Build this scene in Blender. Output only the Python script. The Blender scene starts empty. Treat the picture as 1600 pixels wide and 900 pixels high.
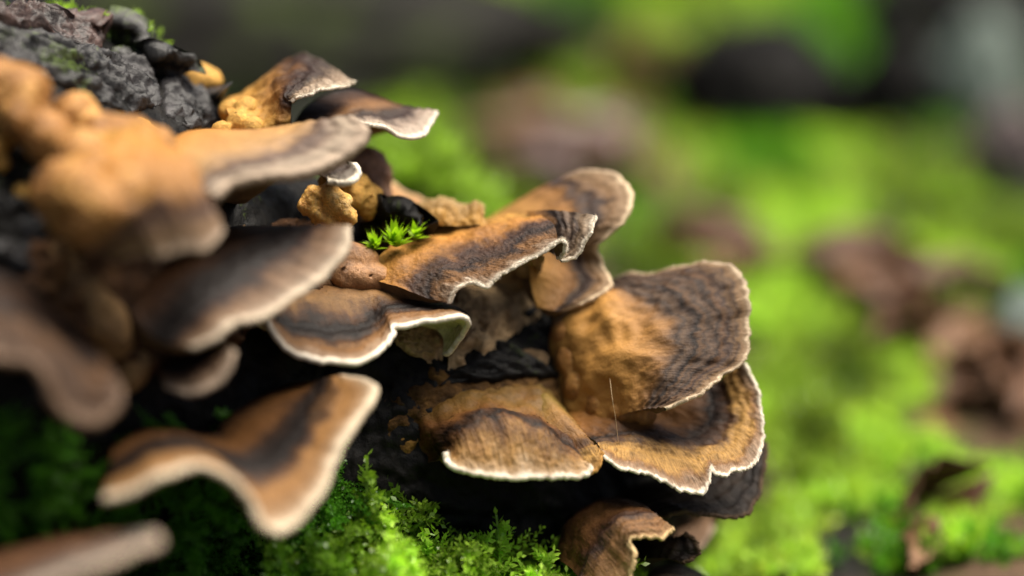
import bpy, math, random
import numpy as np
from mathutils import Vector, Matrix

random.seed(7)
rng = np.random.default_rng(7)
MM = 0.001
sc = bpy.context.scene
C = sc.collection

# ------------------------------------------------------------------ camera
PITCH = math.radians(18.0)
FOCUS = 350.0                      # mm
CAM_Z = 153.0                      # mm above the ground datum
LENS = 90.0
PXF = 36.0 / LENS / 1600.0         # mm per photo pixel per mm of distance
FWD = np.array([0, math.cos(PITCH), -math.sin(PITCH)])
UP = np.array([0, math.sin(PITCH), math.cos(PITCH)])
RIGHT = np.array([1.0, 0, 0])
CAM = np.array([0, -FOCUS * math.cos(PITCH), CAM_Z])

cam_d = bpy.data.cameras.new('camera')
cam_d.lens = LENS
cam_d.sensor_width = 36
cam_d.clip_start = 0.01
cam_d.clip_end = 200
cam_d.dof.use_dof = True
cam_d.dof.focus_distance = FOCUS * MM
cam_d.dof.aperture_fstop = 4.2
cam_o = bpy.data.objects.new('camera', cam_d)
C.objects.link(cam_o)
cam_o.location = CAM * MM
cam_o.rotation_euler = (math.pi / 2 - PITCH, 0, 0)
sc.camera = cam_o

# ------------------------------------------------------------------ light
SUN_EL, SUN_AZ = 72.0, 75.0        # azimuth: degrees from +Y (away from camera) towards +X
w = bpy.data.worlds.new('World')
sc.world = w
w.use_nodes = True
nt = w.node_tree
nt.nodes.clear()
sky = nt.nodes.new('ShaderNodeTexSky')
sky.sky_type = 'NISHITA'
sky.sun_disc = False
sky.dust_density = 6.0          # a white, hazy sky
sky.ozone_density = 0.3
sky.sun_elevation = math.radians(SUN_EL)
sky.sun_rotation = math.radians(SUN_AZ)
bg = nt.nodes.new('ShaderNodeBackground')
bg.inputs[1].default_value = 0.05
wo = nt.nodes.new('ShaderNodeOutputWorld')
nt.links.new(sky.outputs[0], bg.inputs[0])
nt.links.new(bg.outputs[0], wo.inputs[0])

sun_d = bpy.data.lights.new('sun', 'SUN')
sun_d.energy = 4.8
sun_d.angle = math.radians(50)
sun_d.color = (1.0, 0.93, 0.82)
sun_o = bpy.data.objects.new('sun', sun_d)
C.objects.link(sun_o)
el, az = math.radians(SUN_EL), math.radians(SUN_AZ)
to_sun = Vector((math.sin(az) * math.cos(el), math.cos(az) * math.cos(el), math.sin(el)))
sun_o.rotation_euler = to_sun.to_track_quat('Z', 'Y').to_euler()
sun_o.location = (0.3, 0.3, 1.0)

sc.view_settings.view_transform = 'Standard'
sc.view_settings.look = 'None'
sc.view_settings.gamma = 1.0
sc.view_settings.exposure = 1.0
sc.view_settings.use_curve_mapping = False
sc.render.engine = 'CYCLES'
sc.cycles.use_denoising = True
sc.cycles.max_bounces = 6
sc.cycles.diffuse_bounces = 3
sc.cycles.transmission_bounces = 4


# ------------------------------------------------------------------ maths
def W(px, py, d):
    """photo pixel + distance from the focus plane (mm) -> place in the world (mm)"""
    D = FOCUS + d
    return CAM + FWD * D + RIGHT * ((px - 800) * PXF * D) + UP * ((450 - py) * PXF * D)


def project(P):
    q = P - CAM
    D = q @ FWD
    return 800 + (q @ RIGHT) / (D * PXF), 450 - (q @ UP) / (D * PXF), D


_perm = rng.permutation(256)
_perm = np.concatenate([_perm, _perm, _perm])
_grad = rng.normal(size=(256, 3))
_grad /= np.linalg.norm(_grad, axis=1)[:, None]


def perlin(P):
    P = np.asarray(P, float)
    i = np.floor(P).astype(int)
    f = P - i
    u = f * f * f * (f * (f * 6 - 15) + 10)
    i = i & 255
    out = 0
    for dx in (0, 1):
        for dy in (0, 1):
            for dz in (0, 1):
                h = _perm[_perm[_perm[(i[..., 0] + dx) & 255] + ((i[..., 1] + dy) & 255)] + ((i[..., 2] + dz) & 255)]
                g = _grad[h]
                o = f - np.array([dx, dy, dz])
                wgt = (u[..., 0] if dx else 1 - u[..., 0]) * (u[..., 1] if dy else 1 - u[..., 1]) * (u[..., 2] if dz else 1 - u[..., 2])
                out = out + wgt * np.sum(g * o, -1)
    return out * 1.5


def fbm(P, octs=4, gain=0.5):
    P = np.asarray(P, float)
    a, s, t = 1.0, 0.0, 0.0
    for k in range(octs):
        s = s + a * perlin(P * 2 ** k + 13.7 * k)
        t += a
        a *= gain
    return s / t


def ridged(P, octs=4):
    P = np.asarray(P, float)
    a, s, t = 1.0, 0.0, 0.0
    for k in range(octs):
        s = s + a * (1 - np.abs(perlin(P * 2 ** k + 7.3 * k)) * 2)
        t += a
        a *= 0.5
    return s / t


def smooth(a, b, x):
    t = np.clip((x - a) / (b - a), 0, 1)
    return t * t * (3 - 2 * t)


def catmull(P, u):
    """curve through control points P (n,k) at u in 0..n-1"""
    n = len(P)
    if n == 2:
        return P[0] + (P[1] - P[0]) * u[:, None]
    Q = np.vstack([2 * P[0] - P[1], P, 2 * P[-1] - P[-2]])
    i = np.clip(np.floor(u).astype(int), 0, n - 2)
    f = (u - i)[:, None]
    a, b, c, d = Q[i], Q[i + 1], Q[i + 2], Q[i + 3]
    return 0.5 * (2 * b + (c - a) * f + (2 * a - 5 * b + 4 * c - d) * f ** 2 + (3 * b - a - 3 * c + d) * f ** 3)


def resample(P, n):
    P = np.asarray(P, float)
    u = np.linspace(0, len(P) - 1, 400)
    X = catmull(P, u)
    L = np.concatenate([[0], np.cumsum(np.linalg.norm(np.diff(X, axis=0), axis=1))])
    t = np.linspace(0, L[-1], n)
    return np.stack([np.interp(t, L, X[:, k]) for k in range(3)], 1)


# ------------------------------------------------------------------ mesh helpers
def new_mesh(name, V, F, mat, parent=None, uv=None, cols=None, smooth_shade=True, origin=None):
    """V in mm (world). origin in mm: where the object's own origin stands."""
    V = np.asarray(V, float)
    if origin is None:
        origin = np.zeros(3)
    me = bpy.data.meshes.new(name)
    F = np.asarray(F)
    k = F.shape[1]
    me.vertices.add(len(V))
    me.vertices.foreach_set('co', ((V - origin) * MM).astype(np.float32).ravel())
    me.loops.add(F.size)
    me.loops.foreach_set('vertex_index', F.astype(np.int32).ravel())
    me.polygons.add(len(F))
    me.polygons.foreach_set('loop_start', (np.arange(len(F)) * k).astype(np.int32))
    me.polygons.foreach_set('use_smooth', np.full(len(F), bool(smooth_shade)))
    if uv is not None:
        lay = me.uv_layers.new(name='UVMap')
        lay.data.foreach_set('uv', np.asarray(uv, np.float32)[F.ravel()].ravel())
    if cols is not None:
        at = me.attributes.new('Col', 'FLOAT_COLOR', 'POINT')
        cc = np.ones((len(V), 4), np.float32)
        cc[:, :3] = cols
        at.data.foreach_set('color', cc.ravel())
    me.update(calc_edges=True)
    me.validate()
    if mat:
        me.materials.append(mat)
    ob = bpy.data.objects.new(name, me)
    C.objects.link(ob)
    if parent is not None:
        ob.parent = parent
    else:
        ob.location = origin * MM
    return ob


def tag(o, label=None, cat=None, group=None, kind=None):
    if label: o['label'] = label
    if cat: o['category'] = cat
    if group: o['group'] = group
    if kind: o['kind'] = kind
    return o


def empty(name, origin_mm):
    o = bpy.data.objects.new(name, None)
    C.objects.link(o)
    o.empty_display_size = 0.005
    o.location = np.asarray(origin_mm) * MM
    return o


def grid_faces(nu, nv, off=0):
    i, j = np.meshgrid(np.arange(nu - 1), np.arange(nv - 1), indexing='ij')
    a = (i * nv + j).ravel() + off
    return np.stack([a, a + 1, a + nv + 1, a + nv], 1)


def icosphere(sub):
    import bmesh
    bm = bmesh.new()
    bmesh.ops.create_icosphere(bm, subdivisions=sub, radius=1)
    V = np.array([v.co[:] for v in bm.verts])
    F = np.array([[v.index for v in f.verts] for f in bm.faces])
    bm.free()
    return V, F


# ------------------------------------------------------------------ materials
class NB:
    def __init__(self, name):
        self.m = bpy.data.materials.new(name)
        self.m.use_nodes = True
        self.t = self.m.node_tree
        self.t.nodes.clear()
        self.out = self.n('ShaderNodeOutputMaterial')

    def n(self, typ, **kw):
        nd = self.t.nodes.new(typ)
        for k, v in kw.items():
            setattr(nd, k, v)
        return nd

    def l(self, a, b):
        self.t.links.new(a, b)

    def val(self, inp, v):
        if hasattr(v, 'is_linked') or isinstance(v, bpy.types.NodeSocket):
            self.l(v, inp)
        else:
            inp.default_value = v

    def math(self, op, a, b=0.0, c=None):
        nd = self.n('ShaderNodeMath', operation=op)
        self.val(nd.inputs[0], a)
        self.val(nd.inputs[1], b)
        if c is not None:
            self.val(nd.inputs[2], c)
        return nd.outputs[0]

    def noise(self, vec, scale, detail=4, rough=0.55, dist=0.0):
        nd = self.n('ShaderNodeTexNoise')
        self.l(vec, nd.inputs['Vector'])
        nd.inputs['Scale'].default_value = scale
        nd.inputs['Detail'].default_value = detail
        nd.inputs['Roughness'].default_value = rough
        nd.inputs['Distortion'].default_value = dist
        return nd.outputs['Fac']

    def ramp(self, fac, stops, interp='LINEAR'):
        nd = self.n('ShaderNodeValToRGB')
        r = nd.color_ramp
        r.interpolation = interp
        while len(r.elements) > 1:
            r.elements.remove(r.elements[-1])
        for i, (p, c) in enumerate(stops):
            e = r.elements[0] if i == 0 else r.elements.new(p)
            e.position = p
            e.color = (*c, 1) if len(c) == 3 else c
        self.l(fac, nd.inputs[0])
        return nd.outputs[0]

    def mix(self, fac, a, b, blend='MIX'):
        nd = self.n('ShaderNodeMix', data_type='RGBA', blend_type=blend)
        self.val(nd.inputs[0], fac)
        self.val(nd.inputs[6], a if not isinstance(a, tuple) else (*a, 1)[:4])
        self.val(nd.inputs[7], b if not isinstance(b, tuple) else (*b, 1)[:4])
        return nd.outputs[2]

    def bump(self, h, strength, dist, normal=None):
        nd = self.n('ShaderNodeBump')
        nd.inputs['Strength'].default_value = strength
        nd.inputs['Distance'].default_value = dist
        self.l(h, nd.inputs['Height'])
        if normal is not None:
            self.l(normal, nd.inputs['Normal'])
        return nd.outputs[0]

    def principled(self, col, rough=0.7, normal=None, spec=0.3, sheen=0.0, sss=0.0):
        p = self.n('ShaderNodeBsdfPrincipled')
        self.val(p.inputs['Base Color'], col if not isinstance(col, tuple) else (*col, 1)[:4])
        self.val(p.inputs['Roughness'], rough)
        self.val(p.inputs['Specular IOR Level'], spec)
        if sheen:
            p.inputs['Sheen Weight'].default_value = sheen
            p.inputs['Sheen Roughness'].default_value = 0.5
        if sss:
            p.inputs['Subsurface Weight'].default_value = sss
            p.inputs['Subsurface Radius'].default_value = (1.0, 0.5, 0.25)
            p.inputs['Subsurface Scale'].default_value = 0.0012
        if normal is not None:
            self.l(normal, p.inputs['Normal'])
        return p.outputs[0]

    def done(self, sh):
        self.l(sh, self.out.inputs[0])
        return self.m


ORANGE = (0.62, 0.275, 0.055)
OCHRE = (0.58, 0.30, 0.06)
TAN = (0.55, 0.31, 0.11)
BROWN = (0.15, 0.062, 0.022)
RUST = (0.24, 0.105, 0.036)
DARK = (0.026, 0.0145, 0.011)
GREY = (0.105, 0.066, 0.047)
LIGHTB = (0.34, 0.165, 0.06)
GOLD = (0.54, 0.30, 0.085)
WHITE = (0.76, 0.68, 0.55)
OLIVE = (0.30, 0.20, 0.035)
PURPLE = (0.085, 0.044, 0.033)


def deepen(c):
    lum = 0.3 * c[0] + 0.6 * c[1] + 0.1 * c[2]
    return tuple(0.78 * x * (lum + 0.005) ** 0.36 for x in c)


def cap_material(name, stops, warp=0.16, fibre=0.5, rough=0.55, speck=0.5, bump=0.6, seed=0.0, margin=0.05, rimcol=None, blotch=0.8):
    rimcol = rimcol or stops[-1][1]
    margin = margin * 0.72
    stops = [(p * (1 - margin * 1.35), deepen(c)) for p, c in stops[:-1] if p < 0.985]
    stops += [(1 - margin * 1.15, tuple(0.85 * x + 0.15 * y for x, y in zip(stops[-1][1], rimcol))), (1 - margin * 0.72, tuple(0.45 * x + 0.55 * y for x, y in zip(stops[-1][1], rimcol))), (1 - margin * 0.25, rimcol), (1.0, rimcol)]
    b = NB(name)
    uv = b.n('ShaderNodeUVMap').outputs[0]
    sep = b.n('ShaderNodeSeparateXYZ')
    b.l(uv, sep.inputs[0])
    tmm, s = sep.outputs[0], sep.outputs[1]
    tc = b.n('ShaderNodeTexCoord').outputs['Object']
    off = b.n('ShaderNodeVectorMath', operation='ADD')
    b.l(tc, off.inputs[0])
    off.inputs[1].default_value = (seed * 0.37, seed * 0.11, seed * 0.23)
    pos = off.outputs[0]
    # long radial fibres: stretched along s
    cv = b.n('ShaderNodeCombineXYZ')
    b.l(b.math('MULTIPLY', tmm, 3.2), cv.inputs[0])
    b.l(b.math('MULTIPLY', s, 9.0), cv.inputs[1])
    cv.inputs[2].default_value = seed
    fib = b.noise(cv.outputs[0], 1.0, 5, 0.65, 0.3)
    cv2 = b.n('ShaderNodeCombineXYZ')
    b.l(b.math('MULTIPLY', tmm, 0.30), cv2.inputs[0])
    b.l(b.math('MULTIPLY', s, 1.2), cv2.inputs[1])
    cv2.inputs[2].default_value = seed + 5
    broad = b.noise(cv2.outputs[0], 1.0, 2, 0.5)
    n1 = b.noise(pos, 150, 4, 0.6)
    n2 = b.noise(pos, 700, 5, 0.7)
    off_ = b.math('MULTIPLY', b.math('SUBTRACT', n1, 0.5), warp * 1.2)
    off_ = b.math('MULTIPLY_ADD', b.math('SUBTRACT', broad, 0.5), warp * 1.9, off_)
    off_ = b.math('MULTIPLY_ADD', b.math('SUBTRACT', fib, 0.5), warp * 0.08, off_)
    off_ = b.math('MULTIPLY_ADD', b.math('SUBTRACT', n2, 0.5), warp * 0.9, off_)
    mr = b.n('ShaderNodeMapRange', interpolation_type='SMOOTHSTEP')
    b.l(s, mr.inputs[0])
    mr.inputs[1].default_value = 1 - margin * 4
    mr.inputs[2].default_value = 1 - margin * 0.8
    mr.inputs[3].default_value = 1.0
    mr.inputs[4].default_value = 0.10
    quiet = mr.outputs[0]
    cv3 = b.n('ShaderNodeCombineXYZ')
    b.l(b.math('MULTIPLY', tmm, 0.6), cv3.inputs[0])
    cv3.inputs[2].default_value = seed + 11
    edge_n = b.noise(cv3.outputs[0], 1.0, 4, 0.6)
    f = b.math('MULTIPLY_ADD', off_, quiet, s)
    f = b.math('MULTIPLY_ADD', b.math('SUBTRACT', edge_n, 0.58), margin * 2.6, f)
    col = b.ramp(f, stops)
    # a second growth pattern shows through in blotches, so no band runs unbroken
    nb = b.noise(pos, 110, 3, 0.55)
    mskr = b.n('ShaderNodeMapRange', interpolation_type='SMOOTHSTEP')
    b.l(b.noise(pos, 210, 4, 0.65), mskr.inputs[0])
    mskr.inputs[1].default_value = 0.42
    mskr.inputs[2].default_value = 0.62
    g = b.math('MULTIPLY_ADD', b.math('MULTIPLY', b.math('SUBTRACT', nb, 0.42), quiet), 0.55, f)
    g = b.math('MINIMUM', g, b.math('MAXIMUM', f, 1 - margin * 1.3))
    col2 = b.ramp(g, stops)
    col = b.mix(b.math('MULTIPLY', mskr.outputs[0], blotch), col, col2)
    n3 = b.noise(pos, 3200, 3, 0.7)
    n4 = b.noise(pos, 240, 3, 0.6)
    mf = b.n('ShaderNodeMapRange', interpolation_type='SMOOTHSTEP')
    b.l(s, mf.inputs[0])
    mf.inputs[1].default_value = 0.35
    mf.inputs[2].default_value = 0.85
    mf.inputs[3].default_value = 0.08
    mf.inputs[4].default_value = 1.0
    fa = b.math('MULTIPLY', b.math('SUBTRACT', fib, 0.5), mf.outputs[0])
    v = b.math('MULTIPLY_ADD', fa, fibre * 2.2, 1.0)
    v = b.math('MULTIPLY_ADD', b.math('SUBTRACT', n2, 0.5), speck * 1.7, v)
    v = b.math('MULTIPLY_ADD', b.math('SUBTRACT', n3, 0.5), speck * 1.3, v)
    v = b.math('MULTIPLY_ADD', b.math('SUBTRACT', n4, 0.5), 1.9 * speck, v)
    v = b.math('MAXIMUM', v, 0.15)
    v = b.math('ADD', b.math('MULTIPLY', b.math('SUBTRACT', v, 1.0), b.math('MULTIPLY_ADD', quiet, 0.6, 0.4)), 1.0)
    vc = b.n('ShaderNodeCombineXYZ')
    for k in range(3):
        b.l(v, vc.inputs[k])
    col = b.mix(1.0, col, vc.outputs[0], 'MULTIPLY')
    h = b.math('ADD', b.math('MULTIPLY', fa, 0.9), b.math('ADD', b.math('MULTIPLY', n2, 0.8), b.math('MULTIPLY', n3, 0.5)))
    nrm = b.bump(h, bump, 0.00035)
    return b.done(b.principled(col, rough, nrm, 0.22, 0.0, 0.0))


def simple_noise_material(name, c1, c2, scale, rough=0.7, bump=0.5, bdist=0.0004, spec=0.25, sss=0.0, scale2=None, c3=None, sheen=0.0):
    b = NB(name)
    tc = b.n('ShaderNodeTexCoord').outputs['Object']
    n1 = b.noise(tc, scale, 5, 0.65)
    n2 = b.noise(tc, scale2 or scale * 5, 4, 0.7)
    stops = [(0.30, c1), (0.68, c2)] if c3 is None else [(0.28, c1), (0.52, c2), (0.72, c3)]
    col = b.ramp(n1, stops)
    v = b.math('MAXIMUM', b.math('MULTIPLY_ADD', b.math('SUBTRACT', n2, 0.5), 1.5, 1.0), 0.2)
    vc = b.n('ShaderNodeCombineXYZ')
    for k in range(3):
        b.l(v, vc.inputs[k])
    col = b.mix(1.0, col, vc.outputs[0], 'MULTIPLY')
    h = b.math('ADD', n1, b.math('MULTIPLY', n2, 0.6))
    return b.done(b.principled(col, rough, b.bump(h, bump, bdist), spec, sheen, sss))


R_DULL = (0.34, 0.26, 0.19)
R_TAN = (0.55, 0.42, 0.27)
R_DARK = (0.10, 0.062, 0.035)
R_WHITE = (0.80, 0.71, 0.57)
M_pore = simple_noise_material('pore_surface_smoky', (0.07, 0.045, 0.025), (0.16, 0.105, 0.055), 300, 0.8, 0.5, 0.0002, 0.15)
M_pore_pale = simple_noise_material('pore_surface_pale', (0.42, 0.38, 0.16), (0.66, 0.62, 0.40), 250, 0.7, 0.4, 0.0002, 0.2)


def leaf_material(name, base=None, trans=0.4, rough=0.4, spec=0.4, tint=1.0):
    b = NB(name)
    if base is None:
        a = b.n('ShaderNodeAttribute', attribute_name='Col')
        col = a.outputs['Color']
    else:
        col = b.n('ShaderNodeRGB').outputs[0]
        col.default_value = (*base, 1)
    tc = b.n('ShaderNodeTexCoord').outputs['Object']
    n = b.noise(tc, 260, 3, 0.6)
    v = b.math('MULTIPLY_ADD', n, 1.3, 0.45)
    vc = b.n('ShaderNodeCombineXYZ')
    for k in range(3):
        b.l(v, vc.inputs[k])
    col = b.mix(1.0, col, vc.outputs[0], 'MULTIPLY')
    p = b.principled(col, rough, None, spec)
    t = b.n('ShaderNodeBsdfTranslucent')
    col2 = b.mix(1.0, col, (1.05, 1.15, 0.5, 1), 'MULTIPLY')
    b.l(col2, t.inputs[0])
    mx = b.n('ShaderNodeMixShader')
    mx.inputs[0].default_value = trans
    b.l(p, mx.inputs[1])
    b.l(t.outputs[0], mx.inputs[2])
    return b.done(mx.outputs[0])


M_moss = leaf_material('moss_leaf', None, 0.42, 0.3, 0.5)


def bark_material(name, dark, light, mossy=0.0, spec=0.4):
    b = NB(name)
    tc = b.n('ShaderNodeTexCoord').outputs['Object']
    n1 = b.noise(tc, 130, 6, 0.65, 0.4)
    n2 = b.noise(tc, 900, 5, 0.7)
    n3 = b.noise(tc, 55, 3, 0.5)
    f = b.math('ADD', b.math('MULTIPLY', n1, 0.6), b.math('MULTIPLY', n2, 0.4))
    col = b.ramp(f, [(0.42, dark), (0.55, tuple(0.65 * x + 0.35 * y for x, y in zip(dark, light))), (0.68, light)])
    if mossy:
        mm = b.ramp(b.math('ADD', b.math('MULTIPLY', n3, 0.7), b.math('MULTIPLY', n2, 0.3)), [(0.60 - mossy * 0.2, (0, 0, 0)), (0.68 - mossy * 0.2, (1, 1, 1))])
        col = b.mix(mm, col, (0.055, 0.085, 0.012))
    h = b.math('ADD', n1, b.math('MULTIPLY', n2, 0.7))
    return b.done(b.principled(col, b.math('MULTIPLY_ADD', n2, 0.5, 0.22), b.bump(h, 0.6, 0.0006), spec))


M_core = bark_material('charred_wood', (0.003, 0.003, 0.003), (0.017, 0.015, 0.013), 0.2, 0.10)
M_dull = bark_material('rotten_wood', (0.003, 0.003, 0.003), (0.016, 0.014, 0.012), 0.0, 0.05)
M_plate = bark_material('grey_bark', (0.002, 0.002, 0.002), (0.075, 0.070, 0.073), 0.12, 0.32)
M_plate_red = bark_material('reddish_bark', (0.010, 0.006, 0.005), (0.16, 0.095, 0.08), 0.1)
M_plate_moss = bark_material('mossy_bark', (0.003, 0.003, 0.003), (0.045, 0.044, 0.040), 0.75)

# ------------------------------------------------------------------ the ground
M_DEF = 'g'


def ground_h(x, y):
    x = np.asarray(x, float); y = np.asarray(y, float)
    h = -14 + 0.07 * np.maximum(0, y - 110)
    h = h - 0.0 * x
    h = h + 8 * smooth(10, 55, x) * smooth(320, 120, y)
    # moss bank in front of and under the log
    h = h + 18 * np.exp(-(((x + 24) / 34) ** 2 + ((y + 8) / 34) ** 2))
    h = h + 12 * smooth(-20, -90, x) * smooth(140, 0, y)
    # mossy hump close behind the log
    h = h + 52 * np.exp(-(((x + 17) / 26) ** 2 + ((y - 78) / 24) ** 2))
    P = np.stack([x / 38, y / 38, np.zeros_like(x)], -1)
    h = h + 5 * fbm(P, 3)
    P2 = np.stack([x / 300, y / 300, np.ones_like(x)], -1)
    h = h + smooth(40, 130, y) * (13 * fbm(P * 0.9 + 4.4, 3) + 4)
    far = smooth(300, 1200, np.hypot(x, y))
    h = h + far * 60 * fbm(P2, 3)
    return h


def pix_to_ground(px, py, lift=0.0):
    lo = 150.0
    d = FWD + RIGHT * (px - 800) * PXF + UP * (450 - py) * PXF
    prev = 380.0
    for D in np.arange(380, 2500, 4.0):
        p = CAM + d * D
        if p[2] <= ground_h(p[0], p[1]) + lift:
            break
    return p


# what covers the ground: (px, py, radius px, kind) weights on the ground seen from above the log
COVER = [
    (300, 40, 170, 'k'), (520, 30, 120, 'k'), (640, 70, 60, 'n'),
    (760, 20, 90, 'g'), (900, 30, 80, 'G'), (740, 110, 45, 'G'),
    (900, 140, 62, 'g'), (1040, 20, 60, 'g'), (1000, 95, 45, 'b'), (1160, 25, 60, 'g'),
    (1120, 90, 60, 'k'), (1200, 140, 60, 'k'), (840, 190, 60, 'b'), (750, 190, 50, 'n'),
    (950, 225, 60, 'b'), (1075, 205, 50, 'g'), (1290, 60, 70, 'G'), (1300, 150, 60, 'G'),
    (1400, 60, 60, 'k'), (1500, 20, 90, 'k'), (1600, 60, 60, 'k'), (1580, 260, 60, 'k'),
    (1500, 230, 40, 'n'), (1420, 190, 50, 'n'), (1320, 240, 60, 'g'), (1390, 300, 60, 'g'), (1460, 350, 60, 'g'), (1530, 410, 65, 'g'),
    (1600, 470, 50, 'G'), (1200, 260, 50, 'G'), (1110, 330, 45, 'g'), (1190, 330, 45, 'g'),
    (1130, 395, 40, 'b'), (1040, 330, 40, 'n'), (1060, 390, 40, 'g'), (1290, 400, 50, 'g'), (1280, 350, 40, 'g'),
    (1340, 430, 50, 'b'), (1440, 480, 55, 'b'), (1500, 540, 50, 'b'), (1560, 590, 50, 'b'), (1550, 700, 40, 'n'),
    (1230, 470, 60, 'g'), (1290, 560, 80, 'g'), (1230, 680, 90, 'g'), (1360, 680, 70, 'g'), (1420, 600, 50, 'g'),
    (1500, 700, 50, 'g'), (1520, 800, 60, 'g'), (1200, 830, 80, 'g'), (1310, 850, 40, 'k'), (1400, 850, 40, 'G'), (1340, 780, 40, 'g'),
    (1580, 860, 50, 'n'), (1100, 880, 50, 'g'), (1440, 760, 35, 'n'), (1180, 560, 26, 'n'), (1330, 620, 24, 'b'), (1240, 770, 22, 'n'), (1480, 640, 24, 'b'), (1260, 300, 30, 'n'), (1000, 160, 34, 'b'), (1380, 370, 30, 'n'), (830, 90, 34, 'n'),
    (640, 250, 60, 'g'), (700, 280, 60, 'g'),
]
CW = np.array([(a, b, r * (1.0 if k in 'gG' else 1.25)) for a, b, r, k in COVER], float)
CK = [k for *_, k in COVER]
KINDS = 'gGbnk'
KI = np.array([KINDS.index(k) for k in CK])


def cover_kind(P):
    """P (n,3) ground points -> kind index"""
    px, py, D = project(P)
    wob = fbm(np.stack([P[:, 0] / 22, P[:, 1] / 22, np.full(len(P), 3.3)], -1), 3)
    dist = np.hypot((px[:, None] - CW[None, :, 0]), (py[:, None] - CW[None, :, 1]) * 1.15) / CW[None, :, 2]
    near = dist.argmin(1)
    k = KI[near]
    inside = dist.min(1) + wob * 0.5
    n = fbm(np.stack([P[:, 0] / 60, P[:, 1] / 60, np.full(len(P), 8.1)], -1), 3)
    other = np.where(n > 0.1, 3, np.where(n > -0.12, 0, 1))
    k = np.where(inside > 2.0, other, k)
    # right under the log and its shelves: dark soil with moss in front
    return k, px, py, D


def axis_pts(lim, core, n):
    u = np.linspace(-1, 1, n)
    a = np.arcsinh(lim / core * 6)
    return core / 6 * np.sinh(u * a)


gx = axis_pts(30000, 420, 300) + 60
gy = axis_pts(30000, 520, 320) + 180
GX, GY = np.meshgrid(gx, gy, indexing='ij')
GZ = ground_h(GX, GY)
GP = np.stack([GX, GY, GZ], -1).reshape(-1, 3)
kk, _, _, _ = cover_kind(GP)
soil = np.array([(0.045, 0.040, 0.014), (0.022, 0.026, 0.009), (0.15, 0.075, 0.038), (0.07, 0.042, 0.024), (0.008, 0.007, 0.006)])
b = NB('forest_soil')
a = b.n('ShaderNodeAttribute', attribute_name='Col')
tc = b.n('ShaderNodeTexCoord').outputs['Object']
n1 = b.noise(tc, 220, 5, 0.7)
vc = b.n('ShaderNodeCombineXYZ')
v = b.math('MULTIPLY_ADD', n1, 1.6, 0.2)
for k in range(3):
    b.l(v, vc.inputs[k])
M_soil = b.done(b.principled(b.mix(1.0, a.outputs['Color'], vc.outputs[0], 'MULTIPLY'), 0.85, b.bump(n1, 0.8, 0.002), 0.2))
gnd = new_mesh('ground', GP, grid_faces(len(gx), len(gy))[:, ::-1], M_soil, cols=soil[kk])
tag(gnd, 'dark forest soil under moss and leaf litter', 'ground', kind='structure')

# ------------------------------------------------------------------ the log
LX = np.array([-330, -200, -120, -80, -60, -45, -38, -30, -20, -8, 6, 18, 26, 32])
LCY = np.array([-118, -60, -18, 5, 14, 21, 23, 26, 27, 27, 28, 31, 34, 37])
LCZ = np.array([38, 38, 38, 38, 35, 31, 27, 23, 18, 14, 9, 4, 2, 0])
LRY = np.array([60, 58, 54, 50, 46, 41, 39, 37, 34, 32, 30, 26, 20, 8])
LRZ = np.array([55, 55, 53, 49, 42, 36, 32, 29, 27, 27, 27, 25, 19, 7])


def log_point(x, th, out=0.0):
    """surface point of the log; th=0 top, pi/2 towards the camera"""
    cy, cz = np.interp(x, LX, LCY), np.interp(x, LX, LCZ)
    ry, rz = np.interp(x, LX, LRY), np.interp(x, LX, LRZ)
    return np.stack([x, cy - (ry + out) * np.sin(th), cz + (rz + out) * np.cos(th)], -1)


def log_depth(px, py):
    d = FWD + RIGHT * (px - 800) * PXF + UP * (450 - py) * PXF
    D = np.arange(220, 460, 0.5)
    P = CAM + d * D[:, None]
    x = P[:, 0]
    q = ((P[:, 1] - np.interp(x, LX, LCY)) / np.interp(x, LX, LRY)) ** 2 + ((P[:, 2] - np.interp(x, LX, LCZ)) / np.interp(x, LX, LRZ)) ** 2
    hit = np.where((q < 1) & (x < 32))[0]
    return D[hit[0]] - FOCUS if len(hit) else None


log = empty('rotting_log', (-60, 10, -10))
LOG_O = np.array([-60, 10, -10.0])
tag(log, 'dark rotting log with cracked grey bark carrying the bracket fungi', 'log')
nx_, nth = 420, 300
xs = np.concatenate([np.linspace(-330, -90, 90)[:-1], np.linspace(-90, 32, nx_ - 89)])
ths = np.linspace(0, 2 * math.pi, nth)
XX, TT = np.meshgrid(xs, ths, indexing='ij')
Pb = log_point(XX, TT)
Nrm = np.stack([np.zeros_like(XX), -np.sin(TT), np.cos(TT)], -1)
q = Pb.copy(); q[..., 0] *= 0.55
disp = 2.6 * fbm(q / 9.0, 4) + 1.6 * (ridged(q / 5.0 + 9, 4) - 0.5) + 0.5 * fbm(Pb / 0.9, 3)
disp[:, -1] = disp[:, 0]
Pb = Pb + Nrm * disp[..., None]
Vl = Pb.reshape(-1, 3)
Fl = grid_faces(len(xs), nth)
# end cap
cidx = len(Vl)
Vl = np.vstack([Vl, [[33, 37, 0]], [[-331, -118, 38]]])
e = (len(xs) - 1) * nth + np.arange(nth - 1)
Fc = np.stack([e, e + 1, np.full(nth - 1, cidx), np.full(nth - 1, cidx)], 1)
new_mesh('wood_core', Vl, Fl, M_core, log, origin=LOG_O)


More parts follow.
